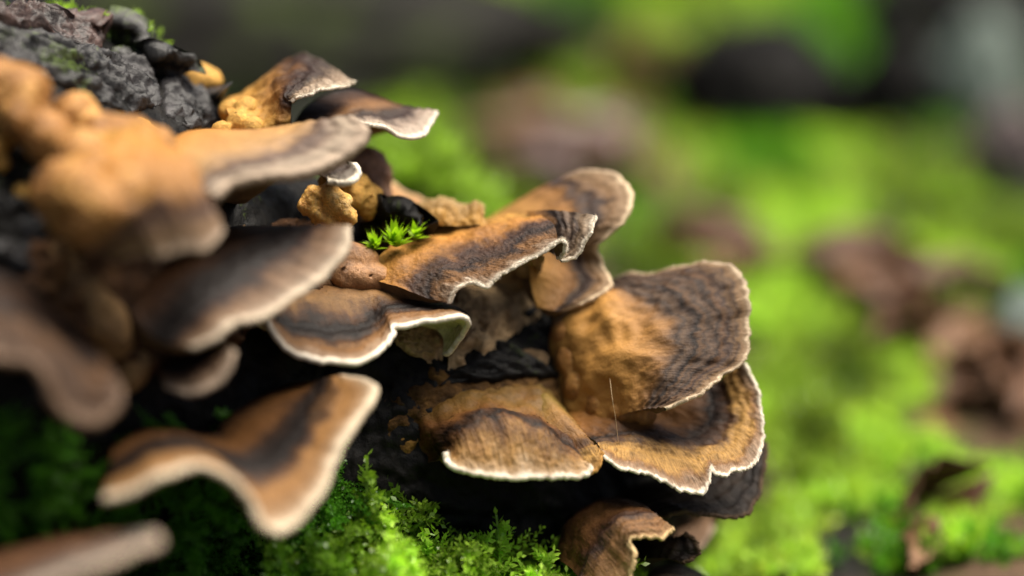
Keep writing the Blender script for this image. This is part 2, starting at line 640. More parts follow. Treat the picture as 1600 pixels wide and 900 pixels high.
def loft(rows, nt_, ns_, dense=1.0):
    """surface through rows of control points; returns S (ns,nt,3), s values, arclength along t"""
    R = [resample([W(*p) for p in r], nt_) for r in rows]
    R = np.stack(R, 0)
    m = len(R)
    ch = np.linalg.norm(np.diff(R, axis=0), axis=2).mean(1)
    cum = np.concatenate([[0], np.cumsum(ch)]) / ch.sum()
    s = 1 - (1 - np.linspace(0, 1, ns_)) ** dense
    u = np.interp(s, cum, np.arange(m))
    S = catmull(R.reshape(m, -1), u).reshape(ns_, nt_, 3)
    loft.cum = cum
    return S, s


def normals(S):
    a = np.gradient(S, axis=1)
    b_ = np.gradient(S, axis=0)
    n = np.cross(a, b_)
    n /= np.linalg.norm(n, axis=-1)[..., None] + 1e-9
    return n


def metalump(balls, seed, rough=0.3, res=0.42):
    """one smooth skin grown over several overlapping balls (centre mm, radius mm)"""
    mb = bpy.data.metaballs.new('lump')
    mb.resolution = res
    mb.render_resolution = res
    mb.threshold = 0.25
    ob = bpy.data.objects.new('lump', mb)
    C.objects.link(ob)
    c0 = np.mean([c for c, r in balls], 0)
    for c, r in balls:
        e_ = mb.elements.new()
        e_.co = Vector(c - c0)
        e_.radius = r * 1.25
        e_.stiffness = 2.0
    dg = bpy.context.evaluated_depsgraph_get()
    dg.update()
    me = bpy.data.meshes.new_from_object(ob.evaluated_get(dg))
    V = np.array([v.co[:] for v in me.vertices]).reshape(-1, 3)
    me.calc_loop_triangles()
    F = np.array([t.vertices[:] for t in me.loop_triangles])
    Nn = np.array([v.normal[:] for v in me.vertices])
    bpy.data.objects.remove(ob)
    bpy.data.metaballs.remove(mb)
    bpy.data.meshes.remove(me)
    V = V + c0
    d_ = rough * (2.2 * fbm(V / 3.5 + seed, 2) + 1.3 * fbm(V / 1.3 + seed * 2, 3) + 0.5 * fbm(V / 0.45 + seed, 2))
    return V + Nn * d_[:, None], F


def bark_plate(rows, th, mat, seed, amp=1.0):
    nt_, ns_ = 90, 50
    S, s = loft(rows, nt_, ns_)
    n = normals(S)
    if (n.reshape(-1, 3) @ np.array([0, -0.5, 1.0])).mean() < 0:
        n = -n
    q = S * np.array([0.28, 1.2, 1.2]) / 2.8 + seed
    d = amp * (3.0 * (ridged(q / 1.7, 3) - 0.55) + 0.6 * fbm(S * np.array([0.5, 1, 1]) / 1.4 + seed, 3) + 0.22 * fbm(S / 0.5 + seed, 2))
    edge = np.minimum(np.minimum(s[:, None], 1 - s[:, None]) * 9, np.minimum(np.linspace(0, 1, nt_), 1 - np.linspace(0, 1, nt_))[None] * 9)
    edge = np.clip(edge, 0, 1) ** 0.5
    # ragged outline
    jit = fbm(S / 2.2 + seed + 40, 3)[..., None] * (1 - edge[..., None]) * 1.6
    T = S + n * ((d + th) * (0.15 + 0.85 * edge))[..., None] + jit * np.array([1, 0.4, 0.6])
    Bm = S - n * 2.5
    V = np.vstack([T.reshape(-1, 3), Bm.reshape(-1, 3)])
    k = nt_ * ns_
    F = [grid_faces(ns_, nt_), grid_faces(ns_, nt_, k)[:, ::-1]]
    ring = np.concatenate([np.arange(nt_), np.arange(1, ns_) * nt_ + nt_ - 1, (ns_ - 1) * nt_ + np.arange(nt_ - 2, -1, -1), np.arange(ns_ - 2, 0, -1) * nt_])
    r2 = np.roll(ring, -1)
    F.append(np.stack([ring, ring + k, r2 + k, r2], 1))
    return new_mesh('bark_plate', V, np.vstack(F), mat, log, origin=LOG_O)


def LP(px, py, off=0.0, fallback=8.0):
    d = log_depth(px, py)
    return (px, py, (fallback if d is None else d) + off)


def plate_rows(*rows, off=-1.0, fb=8):
    return [[LP(px, py, off, fb) for px, py in r] for r in rows]


# ------------------------------------------------------------------ bracket fungi
FUZZ = []


def bracket(name, label, rows, stops, th=(4.0, 0.7), seed=1.0, margin=0.05, rimcol=None, m_pore=None,
            nt_=130, ns_=64, lump=0.5, lumpscale=6.0, ripple=0.35, groove=0.12, ngroove=7, jag=0.25, fine=0.12,
            warp=0.16, fibre=0.5, speck=0.5, bump=0.6, group='bracket fungi on the log', cat='bracket fungus', fuzz=0, swell=(), swellmat=None, blotch=0.8):
    # root the base row in the wood
    base_row = []
    for a_, b_, c_ in rows[0]:
        ld = log_depth(a_, b_)
        base_row.append((a_, b_, c_ if ld is None else max(c_, ld + 1.2)))
    rooted = max(q[2] - p[2] for p, q in zip(rows[0], base_row)) > 0.5 and all(log_depth(p[0], p[1]) is not None for p in rows[0])
    if rooted:
        rows = [[(p[0], p[1], max(q[2], p[2] + 1.0)) for p, q in zip(rows[0], base_row)]] + list(rows)
        ns_ += 14
    S, s = loft(rows, nt_, ns_, 1.6)
    if rooted:                     # colour zones and thickness count from where the cap leaves the wood
        s0 = loft.cum[1]
        s = np.clip((s - s0) / (1 - s0), 0, 1)
    n = normals(S)
    if (n.reshape(-1, 3) @ np.array([0.1, -0.55, 1.0])).mean() < 0:
        n = -n
    # smoothed normals for thickness
    nsm = n.copy()
    for _ in range(4):
        nsm[:, 1:-1] = (nsm[:, :-2] + nsm[:, 1:-1] + nsm[:, 2:]) / 3
        nsm[1:-1] = (nsm[:-2] + nsm[1:-1] + nsm[2:]) / 3
    nsm /= np.linalg.norm(nsm, axis=-1)[..., None] + 1e-9
    sg = s[:, None]
    tl = np.concatenate([[0], np.cumsum(np.linalg.norm(np.diff(S[-1], axis=0), axis=1))])
    tmid = np.concatenate([[0], np.cumsum(np.linalg.norm(np.diff(S[ns_ // 2], axis=0), axis=1))])
    tt = np.maximum(tl, tmid)[None, :]
    sd = np.array([seed * 3.1, seed * 1.7, seed * 2.3])
    # displacement of the whole plate (ripples grow towards the rim)
    Z = np.zeros_like(sg * tt)
    rip = perlin(np.stack([tt / 3.2 + Z, sg * 0.8 + Z, Z + seed * 5.5], -1)) + 0.5 * perlin(np.stack([tt / 1.4 + Z, sg * 0.9 + Z, Z + seed * 9.5], -1))
    disp = ripple * rip * smooth(0.35, 1.0, sg)
    disp = disp + lump * fbm(S / lumpscale + sd, 2) * (1 - smooth(0.5, 0.95, sg))
    S = S + n * disp[..., None]
    # ragged rim, pushed in and out along the growth direction
    outv = S[-1] - S[-6]
    outv /= np.linalg.norm(outv, axis=1)[:, None] + 1e-9
    jg = jag * (perlin(np.stack([tl / 0.9, tl * 0, tl * 0 + seed * 2.2], -1)) + 0.6 * perlin(np.stack([tl / 0.35, tl * 0, tl * 0 + seed * 4.2], -1)) + 1.0 * perlin(np.stack([tl / 2.6, tl * 0, tl * 0 + seed * 6.2], -1)))
    S = S + outv[None] * (jg[None] * smooth(0.8, 1.0, sg))[..., None]
    # surface relief of the top only
    warpz = 0.05 * perlin(np.stack([tt / 2.5 + Z, sg * 2 + Z, Z + seed], -1))
    gr = groove * np.sin(2 * math.pi * ngroove * (sg + warpz)) * smooth(0.3, 0.6, sg) * (1 - smooth(0.93, 1, sg))
    rel = gr + fine * (fbm(S / 0.7 + sd, 3) + 0.3 * perlin(np.stack([tt / 0.45 + Z, sg * 9 + Z, Z + seed], -1)) * smooth(0.3, 0.8, sg)) * (1 - smooth(0.95, 1, sg))
    T = S + n * rel[..., None]
    thick = th[1] + th[0] * (1 - sg) ** 1.3
    Bt = S - nsm * thick[..., None] + nsm * (0.15 * fbm(S / 1.2 + sd + 50, 3) * (1 - smooth(0.9, 1, sg)))[..., None]
    # round rim between T[-1] and Bt[-1]
    rim = []
    for k in range(1, 6):
        a_ = math.pi * k / 6
        c = (T[-1] + Bt[-1]) / 2
        hv = (T[-1] - Bt[-1]) / 2
        hl = np.linalg.norm(hv, axis=1)[:, None]
        rim.append(c + hv * math.cos(a_) + outv * hl * math.sin(a_) * 0.9)
    rim = np.stack(rim, 0)
    km = int(np.searchsorted(s, 1 - margin))
    km = min(max(km, 4), ns_ - 2)
    origin = S[0].mean(0)
    root = empty(name, origin)
    tag(root, label, cat, group)
    uvT = np.stack([np.broadcast_to(tt, (ns_, nt_)), np.broadcast_to(sg, (ns_, nt_))], -1)
    mat = cap_material(name + '_cap', stops, warp, fibre, speck=speck, bump=bump, seed=seed, margin=margin, rimcol=rimcol, blotch=blotch)
    flip = np.sum(np.cross(np.gradient(S, axis=0), np.gradient(S, axis=1)) * n) < 0

    def fx(F):
        return F[:, ::-1] if flip else F
    new_mesh('cap', T[:km + 1].reshape(-1, 3), fx(grid_faces(km + 1, nt_)[:, ::-1]), mat, root, uv=uvT[:km + 1].reshape(-1, 2), origin=origin)
    kb = max(1, ns_ - 1 - int((ns_ - 1 - km) * 0.5))
    Mg = np.concatenate([T[km:], rim, Bt[kb:][::-1]], 0)
    sm = np.concatenate([s[km:], np.ones(5), np.ones(ns_ - kb)])
    uvM = np.stack([np.broadcast_to(tt, (len(Mg), nt_)), np.broadcast_to(sm[:, None], (len(Mg), nt_))], -1)
    new_mesh('margin', Mg.reshape(-1, 3), fx(grid_faces(len(Mg), nt_)[:, ::-1]), mat, root, uv=uvM.reshape(-1, 2), origin=origin)
    # underside with the closing strips of the two sides
    U = Bt[:kb + 1]
    Vu = [U.reshape(-1, 3)]
    Fu = [grid_faces(kb + 1, nt_)]
    off = (kb + 1) * nt_
    for side in (0, -1):
        a_ = T[:, side] - n[:, side] * 0.02
        b_ = Bt[:, side]
        mid_ = (a_ + b_) / 2
        Vu.append(np.concatenate([a_, mid_, b_], 0))
        i = np.arange(ns_ - 1)
        for r in (0, 1):
            f = np.stack([i + r * ns_, i + 1 + r * ns_, i + 1 + (r + 1) * ns_, i + (r + 1) * ns_], 1) + off
            Fu.append(f if side == 0 else f[:, ::-1])
        off += 3 * ns_
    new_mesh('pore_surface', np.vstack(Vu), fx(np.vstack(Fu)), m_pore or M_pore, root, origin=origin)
    if swell:
        Vw, Fw = metalump([(W(a_, b_, c_), r_) for a_, b_, c_, r_ in swell], seed, 0.17)
        new_mesh('swelling', Vw, Fw, swellmat, root, origin=origin)
    if fuzz:
        ii = (ns_ - 1) * rng.random(fuzz) ** 0.8
        i = ii.astype(int)
        j = rng.integers(0, nt_, fuzz)
        nb_rim = int(fuzz * 0.3)
        i[:nb_rim] = ns_ - 1
        P0 = T[i, j] + rng.normal(size=(fuzz, 3)) * 0.1
        dirv = n[i, j] * 0.55 + outv[j] * 0.8 + rng.normal(size=(fuzz, 3)) * 0.45
        dirv /= np.linalg.norm(dirv, axis=1)[:, None]
        L = (0.18 + 0.3 * rng.random(fuzz))[:, None]
        sidev = np.cross(dirv, FWD + rng.normal(size=(fuzz, 3)) * 0.3)
        sidev /= np.linalg.norm(sidev, axis=1)[:, None] + 1e-9
        V = np.stack([P0 - sidev * 0.022 - dirv * 0.05, P0 + sidev * 0.022 - dirv * 0.05, P0 + dirv * L], 1).reshape(-1, 3)
        F = np.arange(3 * fuzz).reshape(-1, 3)
        uvf = np.repeat(np.stack([tt[0, j], s[i]], -1), 3, 0)
        o = new_mesh('fuzz', V, F, mat, root, uv=uvf, origin=origin)
        o['kind'] = 'stuff'
    return root


# ---- bark plates on the crown of the log (left of the picture)
bark_plate(plate_rows([(-60, 30), (0, 42), (60, 55), (130, 78), (205, 95), (238, 112)],
                      [(-60, 75), (0, 82), (60, 95), (130, 118), (200, 135), (245, 140)],
                      [(-60, 125), (0, 118), (60, 130), (125, 150), (190, 178), (250, 165)], off=-0.5), 1.2, M_plate, 1.0, 0.9)
bark_plate(plate_rows([(248, 112), (280, 120), (310, 132), (345, 148)],
                      [(255, 145), (285, 152), (315, 165), (350, 172)],
                      [(262, 180), (285, 198), (312, 205), (345, 196)], off=-0.5), 1.0, M_plate, 5.0, 0.8)
bark_plate(plate_rows([(-60, 12), (0, 16), (45, 15), (95, 14), (140, 22), (165, 36)],
                      [(-60, 26), (0, 30), (45, 34), (95, 40), (140, 55), (160, 66)],
                      [(-60, 38), (0, 44), (50, 50), (100, 62), (140, 80), (152, 86)], off=-0.5, fb=6), 1.5, M_plate_red, 9.0, 1.0)
bark_plate(plate_rows([(165, 30), (195, 38), (225, 52), (262, 72), (292, 84)],
                      [(168, 60), (195, 72), (230, 82), (262, 92), (300, 98)],
                      [(170, 88), (200, 98), (230, 108), (265, 116), (298, 112)], off=-0.5, fb=9), 1.2, M_plate_moss, 13.0, 0.8)
bark_plate(plate_rows([(-60, 130), (0, 122), (60, 136), (110, 156)],
                      [(-60, 180), (0, 190), (60, 200), (120, 210)],
                      [(-60, 260), (0, 270), (60, 280), (120, 290)], off=0.5), 0.8, M_plate, 17.0, 0.9)
bark_plate(plate_rows([(-40, 310), (0, 300), (40, 305), (75, 320)],
                      [(-40, 370), (0, 370), (40, 380), (85, 390)],
                      [(-40, 430), (0, 440), (45, 440), (90, 440)], off=0.0), 0.8, M_plate, 19.0, 0.9)
bark_plate(plate_rows([(552, 338), (585, 330), (620, 330), (655, 340)],
                      [(548, 362), (585, 358), (625, 358), (662, 362)],
                      [(548, 400), (590, 395), (630, 390), (668, 385)], off=-1.0), 0.6, M_core, 23.0, 0.6)
bark_plate(plate_rows([(735, 520), (780, 505), (830, 480), (870, 470)],
                      [(725, 560), (780, 545), (830, 535), (875, 530)],
                      [(690, 600), (770, 595), (830, 590), (880, 590)], off=-1.5), 0.8, M_core, 29.0, 0.7)

# ---- skins of the rounded lumps
K_or = simple_noise_material('knob_orange', (0.13, 0.055, 0.015), (0.30, 0.14, 0.036), 190, 0.55, 0.8, 0.0006, 0.3, 0.15, 1300, (0.56, 0.31, 0.09))
K_ye = simple_noise_material('knob_yellow', (0.30, 0.165, 0.035), (0.50, 0.28, 0.065), 260, 0.7, 0.8, 0.0004, 0.25, 0.1, 1900)
K_br = simple_noise_material('knob_brown', (0.20, 0.09, 0.03), (0.36, 0.18, 0.055), 150, 0.65, 0.5, 0.0004, 0.25, 0.1, 1300)
K_du = simple_noise_material('knob_dull', (0.16, 0.09, 0.04), (0.34, 0.20, 0.08), 150, 0.7, 0.5, 0.0004, 0.2, 0, 1300)
K_red = simple_noise_material('knob_redbrown', (0.15, 0.07, 0.03), (0.36, 0.18, 0.07), 300, 0.5, 0.8, 0.0004, 0.35, 0, 1700)
K_gr = simple_noise_material('knob_granular', (0.50, 0.21, 0.045), (0.68, 0.38, 0.09), 420, 0.38, 1.0, 0.0006, 0.4, 0.1, 2400, (0.66, 0.46, 0.2))
K_pu = simple_noise_material('knob_purple', (0.17, 0.10, 0.07), (0.34, 0.20, 0.13), 150, 0.7, 0.5, 0.0004, 0.2, 0, 1300)

# ---- colour zones (from the point of attachment to the rim)
Z_MAIN = [(0.0, OCHRE), (0.22, ORANGE), (0.36, (0.46, 0.21, 0.06)), (0.47, (0.24, 0.115, 0.055)), (0.56, (0.11, 0.06, 0.045)), (0.64, (0.16, 0.09, 0.06)), (0.72, (0.055, 0.038, 0.036)), (0.80, (0.16, 0.085, 0.045)), (0.88, (0.28, 0.135, 0.05)), (0.95, (0.30, 0.15, 0.06)), (1.0, WHITE)]
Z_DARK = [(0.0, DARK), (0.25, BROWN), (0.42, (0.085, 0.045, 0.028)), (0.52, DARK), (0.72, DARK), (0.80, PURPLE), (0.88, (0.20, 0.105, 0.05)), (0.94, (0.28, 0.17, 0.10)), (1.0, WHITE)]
Z_FAN = [(0.0, (0.50, 0.27, 0.065)), (0.2, (0.62, 0.31, 0.075)), (0.42, (0.62, 0.31, 0.075)), (0.54, (0.52, 0.255, 0.07)), (0.62, (0.36, 0.18, 0.065)), (0.665, (0.22, 0.12, 0.06)), (0.69, (0.11, 0.07, 0.05)), (0.715, (0.20, 0.12, 0.07)), (0.745, (0.13, 0.08, 0.055)), (0.765, DARK), (0.79, (0.20, 0.105, 0.05)), (0.815, (0.11, 0.068, 0.045)), (0.84, (0.19, 0.11, 0.065)), (0.862, (0.07, 0.042, 0.03)), (0.89, (0.20, 0.10, 0.045)), (0.915, PURPLE), (0.94, (0.22, 0.12, 0.055)), (0.96, (0.12, 0.065, 0.035)), (0.98, (0.30, 0.17, 0.075)), (1.0, (0.5, 0.4, 0.28))]
Z_LOW = [(0.0, ORANGE), (0.25, (0.44, 0.19, 0.05)), (0.42, RUST), (0.52, DARK), (0.60, GREY), (0.68, BROWN), (0.76, GOLD), (0.88, GOLD), (0.95, LIGHTB), (1.0, WHITE)]
Z_ROLL = [(0.0, (0.14, 0.085, 0.02)), (0.2, (0.22, 0.13, 0.028)), (0.36, (0.30, 0.155, 0.035)), (0.5, (0.28, 0.115, 0.03)), (0.60, BROWN), (0.70, DARK), (0.76, BROWN), (0.84, (0.30, 0.145, 0.045)), (0.95, (0.46, 0.25, 0.075)), (1.0, WHITE)]
Z_PALE = [(0.0, ORANGE), (0.25, (0.60, 0.30, 0.09)), (0.5, TAN), (0.70, (0.46, 0.28, 0.14)), (0.82, (0.20, 0.13, 0.10)), (0.89, (0.28, 0.19, 0.14)), (0.95, (0.46, 0.36, 0.26)), (1.0, WHITE)]
Z_BULB = [(0.0, OCHRE), (0.35, ORANGE), (0.74, (0.50, 0.25, 0.09)), (0.82, (0.15, 0.08, 0.055)), (0.89, (0.17, 0.10, 0.07)), (0.95, (0.34, 0.21, 0.12)), (1.0, (0.6, 0.5, 0.4))]
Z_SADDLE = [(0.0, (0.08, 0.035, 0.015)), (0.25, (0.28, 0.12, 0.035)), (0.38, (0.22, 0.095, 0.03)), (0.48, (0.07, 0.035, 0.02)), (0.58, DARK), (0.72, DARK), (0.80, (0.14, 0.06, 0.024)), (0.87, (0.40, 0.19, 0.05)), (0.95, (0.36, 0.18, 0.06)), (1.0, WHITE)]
Z_BROWN = [(0.0, BROWN), (0.3, (0.34, 0.15, 0.05)), (0.5, BROWN), (0.62, PURPLE), (0.75, (0.36, 0.18, 0.07)), (0.9, LIGHTB), (1.0, GOLD)]
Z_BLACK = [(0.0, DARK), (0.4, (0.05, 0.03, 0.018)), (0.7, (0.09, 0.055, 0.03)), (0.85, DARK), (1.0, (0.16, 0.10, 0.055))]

bracket('bracket_fungus', 'humped orange-brown fuzzy bracket fungus topping the cluster, dark hollow under its lip',
        [[(350, 155, 14), (355, 175, 6), (375, 200, 3), (420, 208, 2), (452, 205, 2)],
         [(395, 138, 16), (395, 160, 7), (410, 185, 3), (435, 190, 2), (454, 185, 2)],
         [(440, 98, 16), (432, 125, 8), (435, 150, 4), (445, 165, 2), (455, 170, 2)],
         [(485, 86, 14), (478, 108, 8), (462, 130, 4), (452, 148, 2), (455, 160, 2)],
         [(553, 127, 9), (530, 136, 4), (500, 139, 2), (475, 149, 1), (455, 158, 1)]],
        [(0.0, OCHRE), (0.22, OCHRE), (0.38, (0.50, 0.24, 0.06)), (0.52, RUST), (0.66, PURPLE), (0.82, GREY), (0.93, (0.42, 0.30, 0.20)), (1.0, WHITE)],
        th=(3.0, 0.5), seed=1.0, margin=0.03, lump=1.4, lumpscale=3.2, fine=0.3, speck=0.7, fuzz=2600, swell=[(360, 172, 9, 2.0), (375, 192, 5, 2.1), (345, 202, 3, 1.5), (395, 200, 3.5, 1.9), (385, 172, 7, 2.2)], swellmat=K_ye)
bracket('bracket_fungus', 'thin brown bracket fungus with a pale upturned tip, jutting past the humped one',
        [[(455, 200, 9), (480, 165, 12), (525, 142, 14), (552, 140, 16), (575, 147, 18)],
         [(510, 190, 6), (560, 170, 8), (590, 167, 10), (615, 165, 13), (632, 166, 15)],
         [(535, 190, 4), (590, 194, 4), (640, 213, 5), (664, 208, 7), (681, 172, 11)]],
        [(0.0, DARK), (0.3, BROWN), (0.5, LIGHTB), (0.68, GREY), (0.8, PURPLE), (0.92, (0.45, 0.34, 0.26)), (1.0, WHITE)],  # first stops darkened as painted shade for the hollow under the humped cap
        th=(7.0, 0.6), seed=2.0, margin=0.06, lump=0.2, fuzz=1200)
bracket('bracket_fungus', 'long shelf fungus with smooth pale grey lip, shelf of the orange lumps by the bark',
        [[(250, 275, -22), (255, 240, -20), (285, 212, -14), (330, 203, -8), (385, 207, -3)],
         [(290, 290, -26), (330, 250, -23), (385, 232, -18), (430, 212, -13), (475, 191, -9)],
         [(335, 305, -26), (362, 282, -24), (420, 270, -21), (480, 263, -18), (530, 243, -16), (560, 218, -15), (566, 197, -14), (545, 180, -12)]],
        Z_PALE, th=(8.0, 1.7), seed=3.0, margin=0.10, fibre=0.2, warp=0.1, rimcol=R_DULL, lump=0.4)
bracket('bracket_fungus', 'small fuzzy grey fungus nub with white tip below the long pale shelf',
        [[(492, 268, 3), (496, 256, 5), (505, 248, 7), (520, 247, 8)],
         [(505, 275, -3), (515, 265, -3), (525, 256, -2), (535, 250, 0)],
         [(512, 278, -5), (533, 283, -6), (551, 279, -6), (558, 266, -5), (549, 253, -3)]],
        [(0.0, BROWN), (0.4, DARK), (0.7, GREY), (0.88, GREY), (1.0, WHITE)], th=(3, 0.9), seed=4.0, margin=0.07, lump=0.2, nt_=60, ns_=40, fuzz=700)
bracket('bracket_fungus', 'bulging orange bracket fungus with purple-grey band and wavy pale rim',
        [[(75, 320, -36), (95, 260, -33), (150, 218, -29), (210, 195, -22), (265, 222, -18)],
         [(85, 365, -42), (125, 310, -45), (180, 268, -42), (230, 245, -36), (292, 245, -28)],
         [(150, 392, -43), (190, 345, -45), (230, 315, -43), (285, 300, -38), (332, 310, -31)],
         [(185, 405, -41), (215, 395, -41), (250, 400, -40), (290, 390, -38), (325, 386, -36), (350, 358, -33)]],
        Z_BULB, th=(4, 0.9), seed=5.0, margin=0.06, rimcol=R_DULL, lump=2.2, lumpscale=5.5, groove=0.05, speck=0.25, warp=0.08, swell=[(122, 300, -43, 4.0), (160, 325, -43.5, 3.6), (108, 340, -41, 3.0), (205, 300, -42, 3.2)], swellmat=K_or)
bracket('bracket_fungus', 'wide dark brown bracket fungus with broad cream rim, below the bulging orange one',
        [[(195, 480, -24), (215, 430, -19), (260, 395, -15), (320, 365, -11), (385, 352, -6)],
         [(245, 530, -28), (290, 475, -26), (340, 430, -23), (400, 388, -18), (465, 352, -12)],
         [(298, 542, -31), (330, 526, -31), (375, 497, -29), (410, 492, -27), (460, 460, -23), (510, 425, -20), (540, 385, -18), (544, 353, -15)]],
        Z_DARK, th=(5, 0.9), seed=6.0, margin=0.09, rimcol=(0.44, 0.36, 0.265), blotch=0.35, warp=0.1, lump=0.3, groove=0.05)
bracket('bracket_fungus', 'small drooping tongue of fungus with cream edge, hanging under the wide dark shelf',
        [[(262, 560, -19), (280, 545, -18), (300, 535, -16), (325, 528, -15), (345, 525, -14)],
         [(252, 582, -24), (280, 582, -26), (305, 574, -27), (332, 556, -27), (354, 533, -25)],
         [(256, 602, -26), (290, 613, -29), (325, 604, -30), (350, 580, -30), (363, 545, -29)]],
        Z_DARK, th=(3, 0.8), seed=7.0, margin=0.10, rimcol=R_DULL, lump=0.2, nt_=80, ns_=44)
bracket('bracket_fungus', 'two-lobed brown bracket fungus, white rim, one lobe folded to show pale olive underside',
        [[(425, 472, -7), (445, 460, -4), (490, 450, 0), (540, 446, 2), (590, 450, 3), (640, 456, 4), (690, 468, 6), (722, 486, 7), (728, 505, 7), (716, 530, 7)],
         [(421, 484, -10), (442, 500, -8), (485, 505, -6), (540, 507, -4), (580, 498, -2), (606, 478, -1), (650, 474, 0), (695, 478, 1), (732, 493, 2), (734, 512, 3), (712, 540, 5)],
         [(424, 497, -12), (432, 520, -13), (455, 545, -13), (500, 560, -13), (555, 563, -12), (592, 545, -10), (610, 522, -8), (613, 509, -7), (640, 504, -6), (680, 497, -6), (715, 490, -6), (736, 502, -4), (720, 535, 0), (700, 558, 3)]],
        [(0.0, LIGHTB), (0.2, (0.40, 0.21, 0.07)), (0.34, BROWN), (0.46, DARK), (0.6, DARK), (0.68, GREY), (0.74, BROWN), (0.82, (0.34, 0.17, 0.065)), (0.9, LIGHTB), (1.0, WHITE)],
        th=(3.5, 0.8), seed=8.0, margin=0.055, m_pore=M_pore_pale, lump=0.35, nt_=190, ripple=0.25, groove=0.07)
bracket('bracket_fungus', 'velvety orange shelf fungus with blue-grey bands and wavy white rim beside the moss sprig',
        [[(578, 432, 2), (588, 405, 5), (620, 382, 8), (670, 360, 11), (730, 347, 12), (790, 336, 12), (838, 333, 10)],
         [(640, 456, -1), (640, 425, 1), (665, 403, 3), (712, 385, 5), (765, 368, 6), (820, 350, 6), (857, 344, 5)],
         [(676, 468, -2.5), (680, 440, -1.5), (705, 423, -1), (745, 412, 0), (785, 393, 1), (830, 372, 2), (868, 358, 3)],
         [(703, 474, -3), (707, 458, -3.3), (722, 446, -3.5), (742, 440, -3.5), (762, 445, -3.2), (785, 426, -2.8), (815, 408, -2), (850, 390, -1.2), (878, 373, -0.6), (885, 380, 0), (883, 395, 0.8), (873, 405, 2)]],
        Z_MAIN, th=(3.0, 0.55), seed=9.0, margin=0.05, lump=0.7, lumpscale=4.5, nt_=220, ns_=90, ripple=0.28, groove=0.03, fine=0.2, fibre=0.6, speck=0.85, bump=0.8, warp=0.30, fuzz=5000)
bracket('bracket_fungus', 'striped grey-brown fungus lobe with streaky fibres, tucked behind the velvety orange shelf',
        [[(836, 385, 7), (838, 365, 7), (838, 345, 8), (820, 330, 10)],
         [(862, 396, 4), (872, 375, 4), (878, 352, 4.5), (868, 328, 7)],
         [(876, 406, 2), (898, 401, 1.8), (912, 381, 1.4), (922, 360, 1.2), (929, 336, 2.5)]],
        [(0.0, ORANGE), (0.25, LIGHTB), (0.42, DARK), (0.55, GREY), (0.68, (0.28, 0.19, 0.13)), (0.8, GREY), (0.93, (0.38, 0.26, 0.16)), (1.0, WHITE)],
        th=(2.5, 0.5), seed=10.0, margin=0.07, lump=0.2, nt_=110, ns_=70, fibre=1.3, ripple=0.2, warp=0.1, fuzz=1500)
bracket('bracket_fungus', 'blurred funnel-shaped brown fungus rising behind the velvety orange shelf',
        [[(760, 345, 22), (795, 352, 15), (815, 372, 12), (825, 395, 11), (828, 420, 10), (830, 445, 10), (838, 480, 10)],
         [(845, 293, 21), (872, 312, 16), (890, 338, 12), (882, 362, 12), (876, 388, 13), (882, 412, 13), (890, 440, 12), (866, 486, 10)],
         [(893, 270, 20), (922, 265, 18), (962, 273, 16), (986, 302, 13), (975, 342, 11), (945, 372, 11), (931, 388, 12), (940, 415, 13), (954, 440, 11), (936, 460, 10), (880, 486, 10)]],
        [(0.0, OCHRE), (0.3, (0.50, 0.25, 0.07)), (0.55, (0.40, 0.19, 0.06)), (0.68, GREY), (0.78, PURPLE), (0.9, (0.33, 0.19, 0.09)), (1.0, (0.6, 0.5, 0.38))],
        th=(3, 0.8), seed=11.0, margin=0.05, rimcol=R_TAN, lump=0.5, nt_=160, ripple=0.3, groove=0.08)
bracket('bracket_fungus', 'broad fan-shaped orange fungus with dark concentric rings along its outer edge',
        [[(880, 465, 15), (868, 490, 14), (866, 520, 13), (868, 560, 12), (878, 605, 11), (892, 645, 10), (925, 665, 9)],
         [(915, 455, 13), (930, 480, 9), (938, 510, 7), (942, 540, 6), (946, 575, 5), (955, 612, 4.5), (965, 650, 5)],
         [(945, 444, 14), (990, 465, 9), (1022, 490, 6), (1040, 520, 4), (1038, 552, 2.5), (1020, 590, 1.5), (1002, 640, 2)],
         [(962, 436, 15), (990, 426, 15), (1020, 428, 14), (1060, 416, 13), (1110, 409, 11), (1150, 420, 9), (1167, 455, 7), (1170, 510, 6), (1164, 560, 4), (1130, 585, 2), (1095, 612, 0), (1065, 625, -1), (1038, 637, -1)]],
        Z_FAN, th=(5, 0.6), seed=12.0, margin=0.022, lump=1.3, lumpscale=4.6, nt_=220, ns_=110, groove=0.10, ngroove=11, fine=0.10, warp=0.075, fuzz=3000, jag=0.3, fibre=0.3, speck=0.3, blotch=0.12, rimcol=(0.52, 0.41, 0.28), swell=[(890, 520, 13, 3.0), (900, 560, 12, 3.4), (912, 605, 11, 3.4), (940, 632, 9, 2.8), (975, 640, 7, 2.6), (1005, 645, 6.5, 2.2), (930, 575, 10, 3.0)], swellmat=K_or)
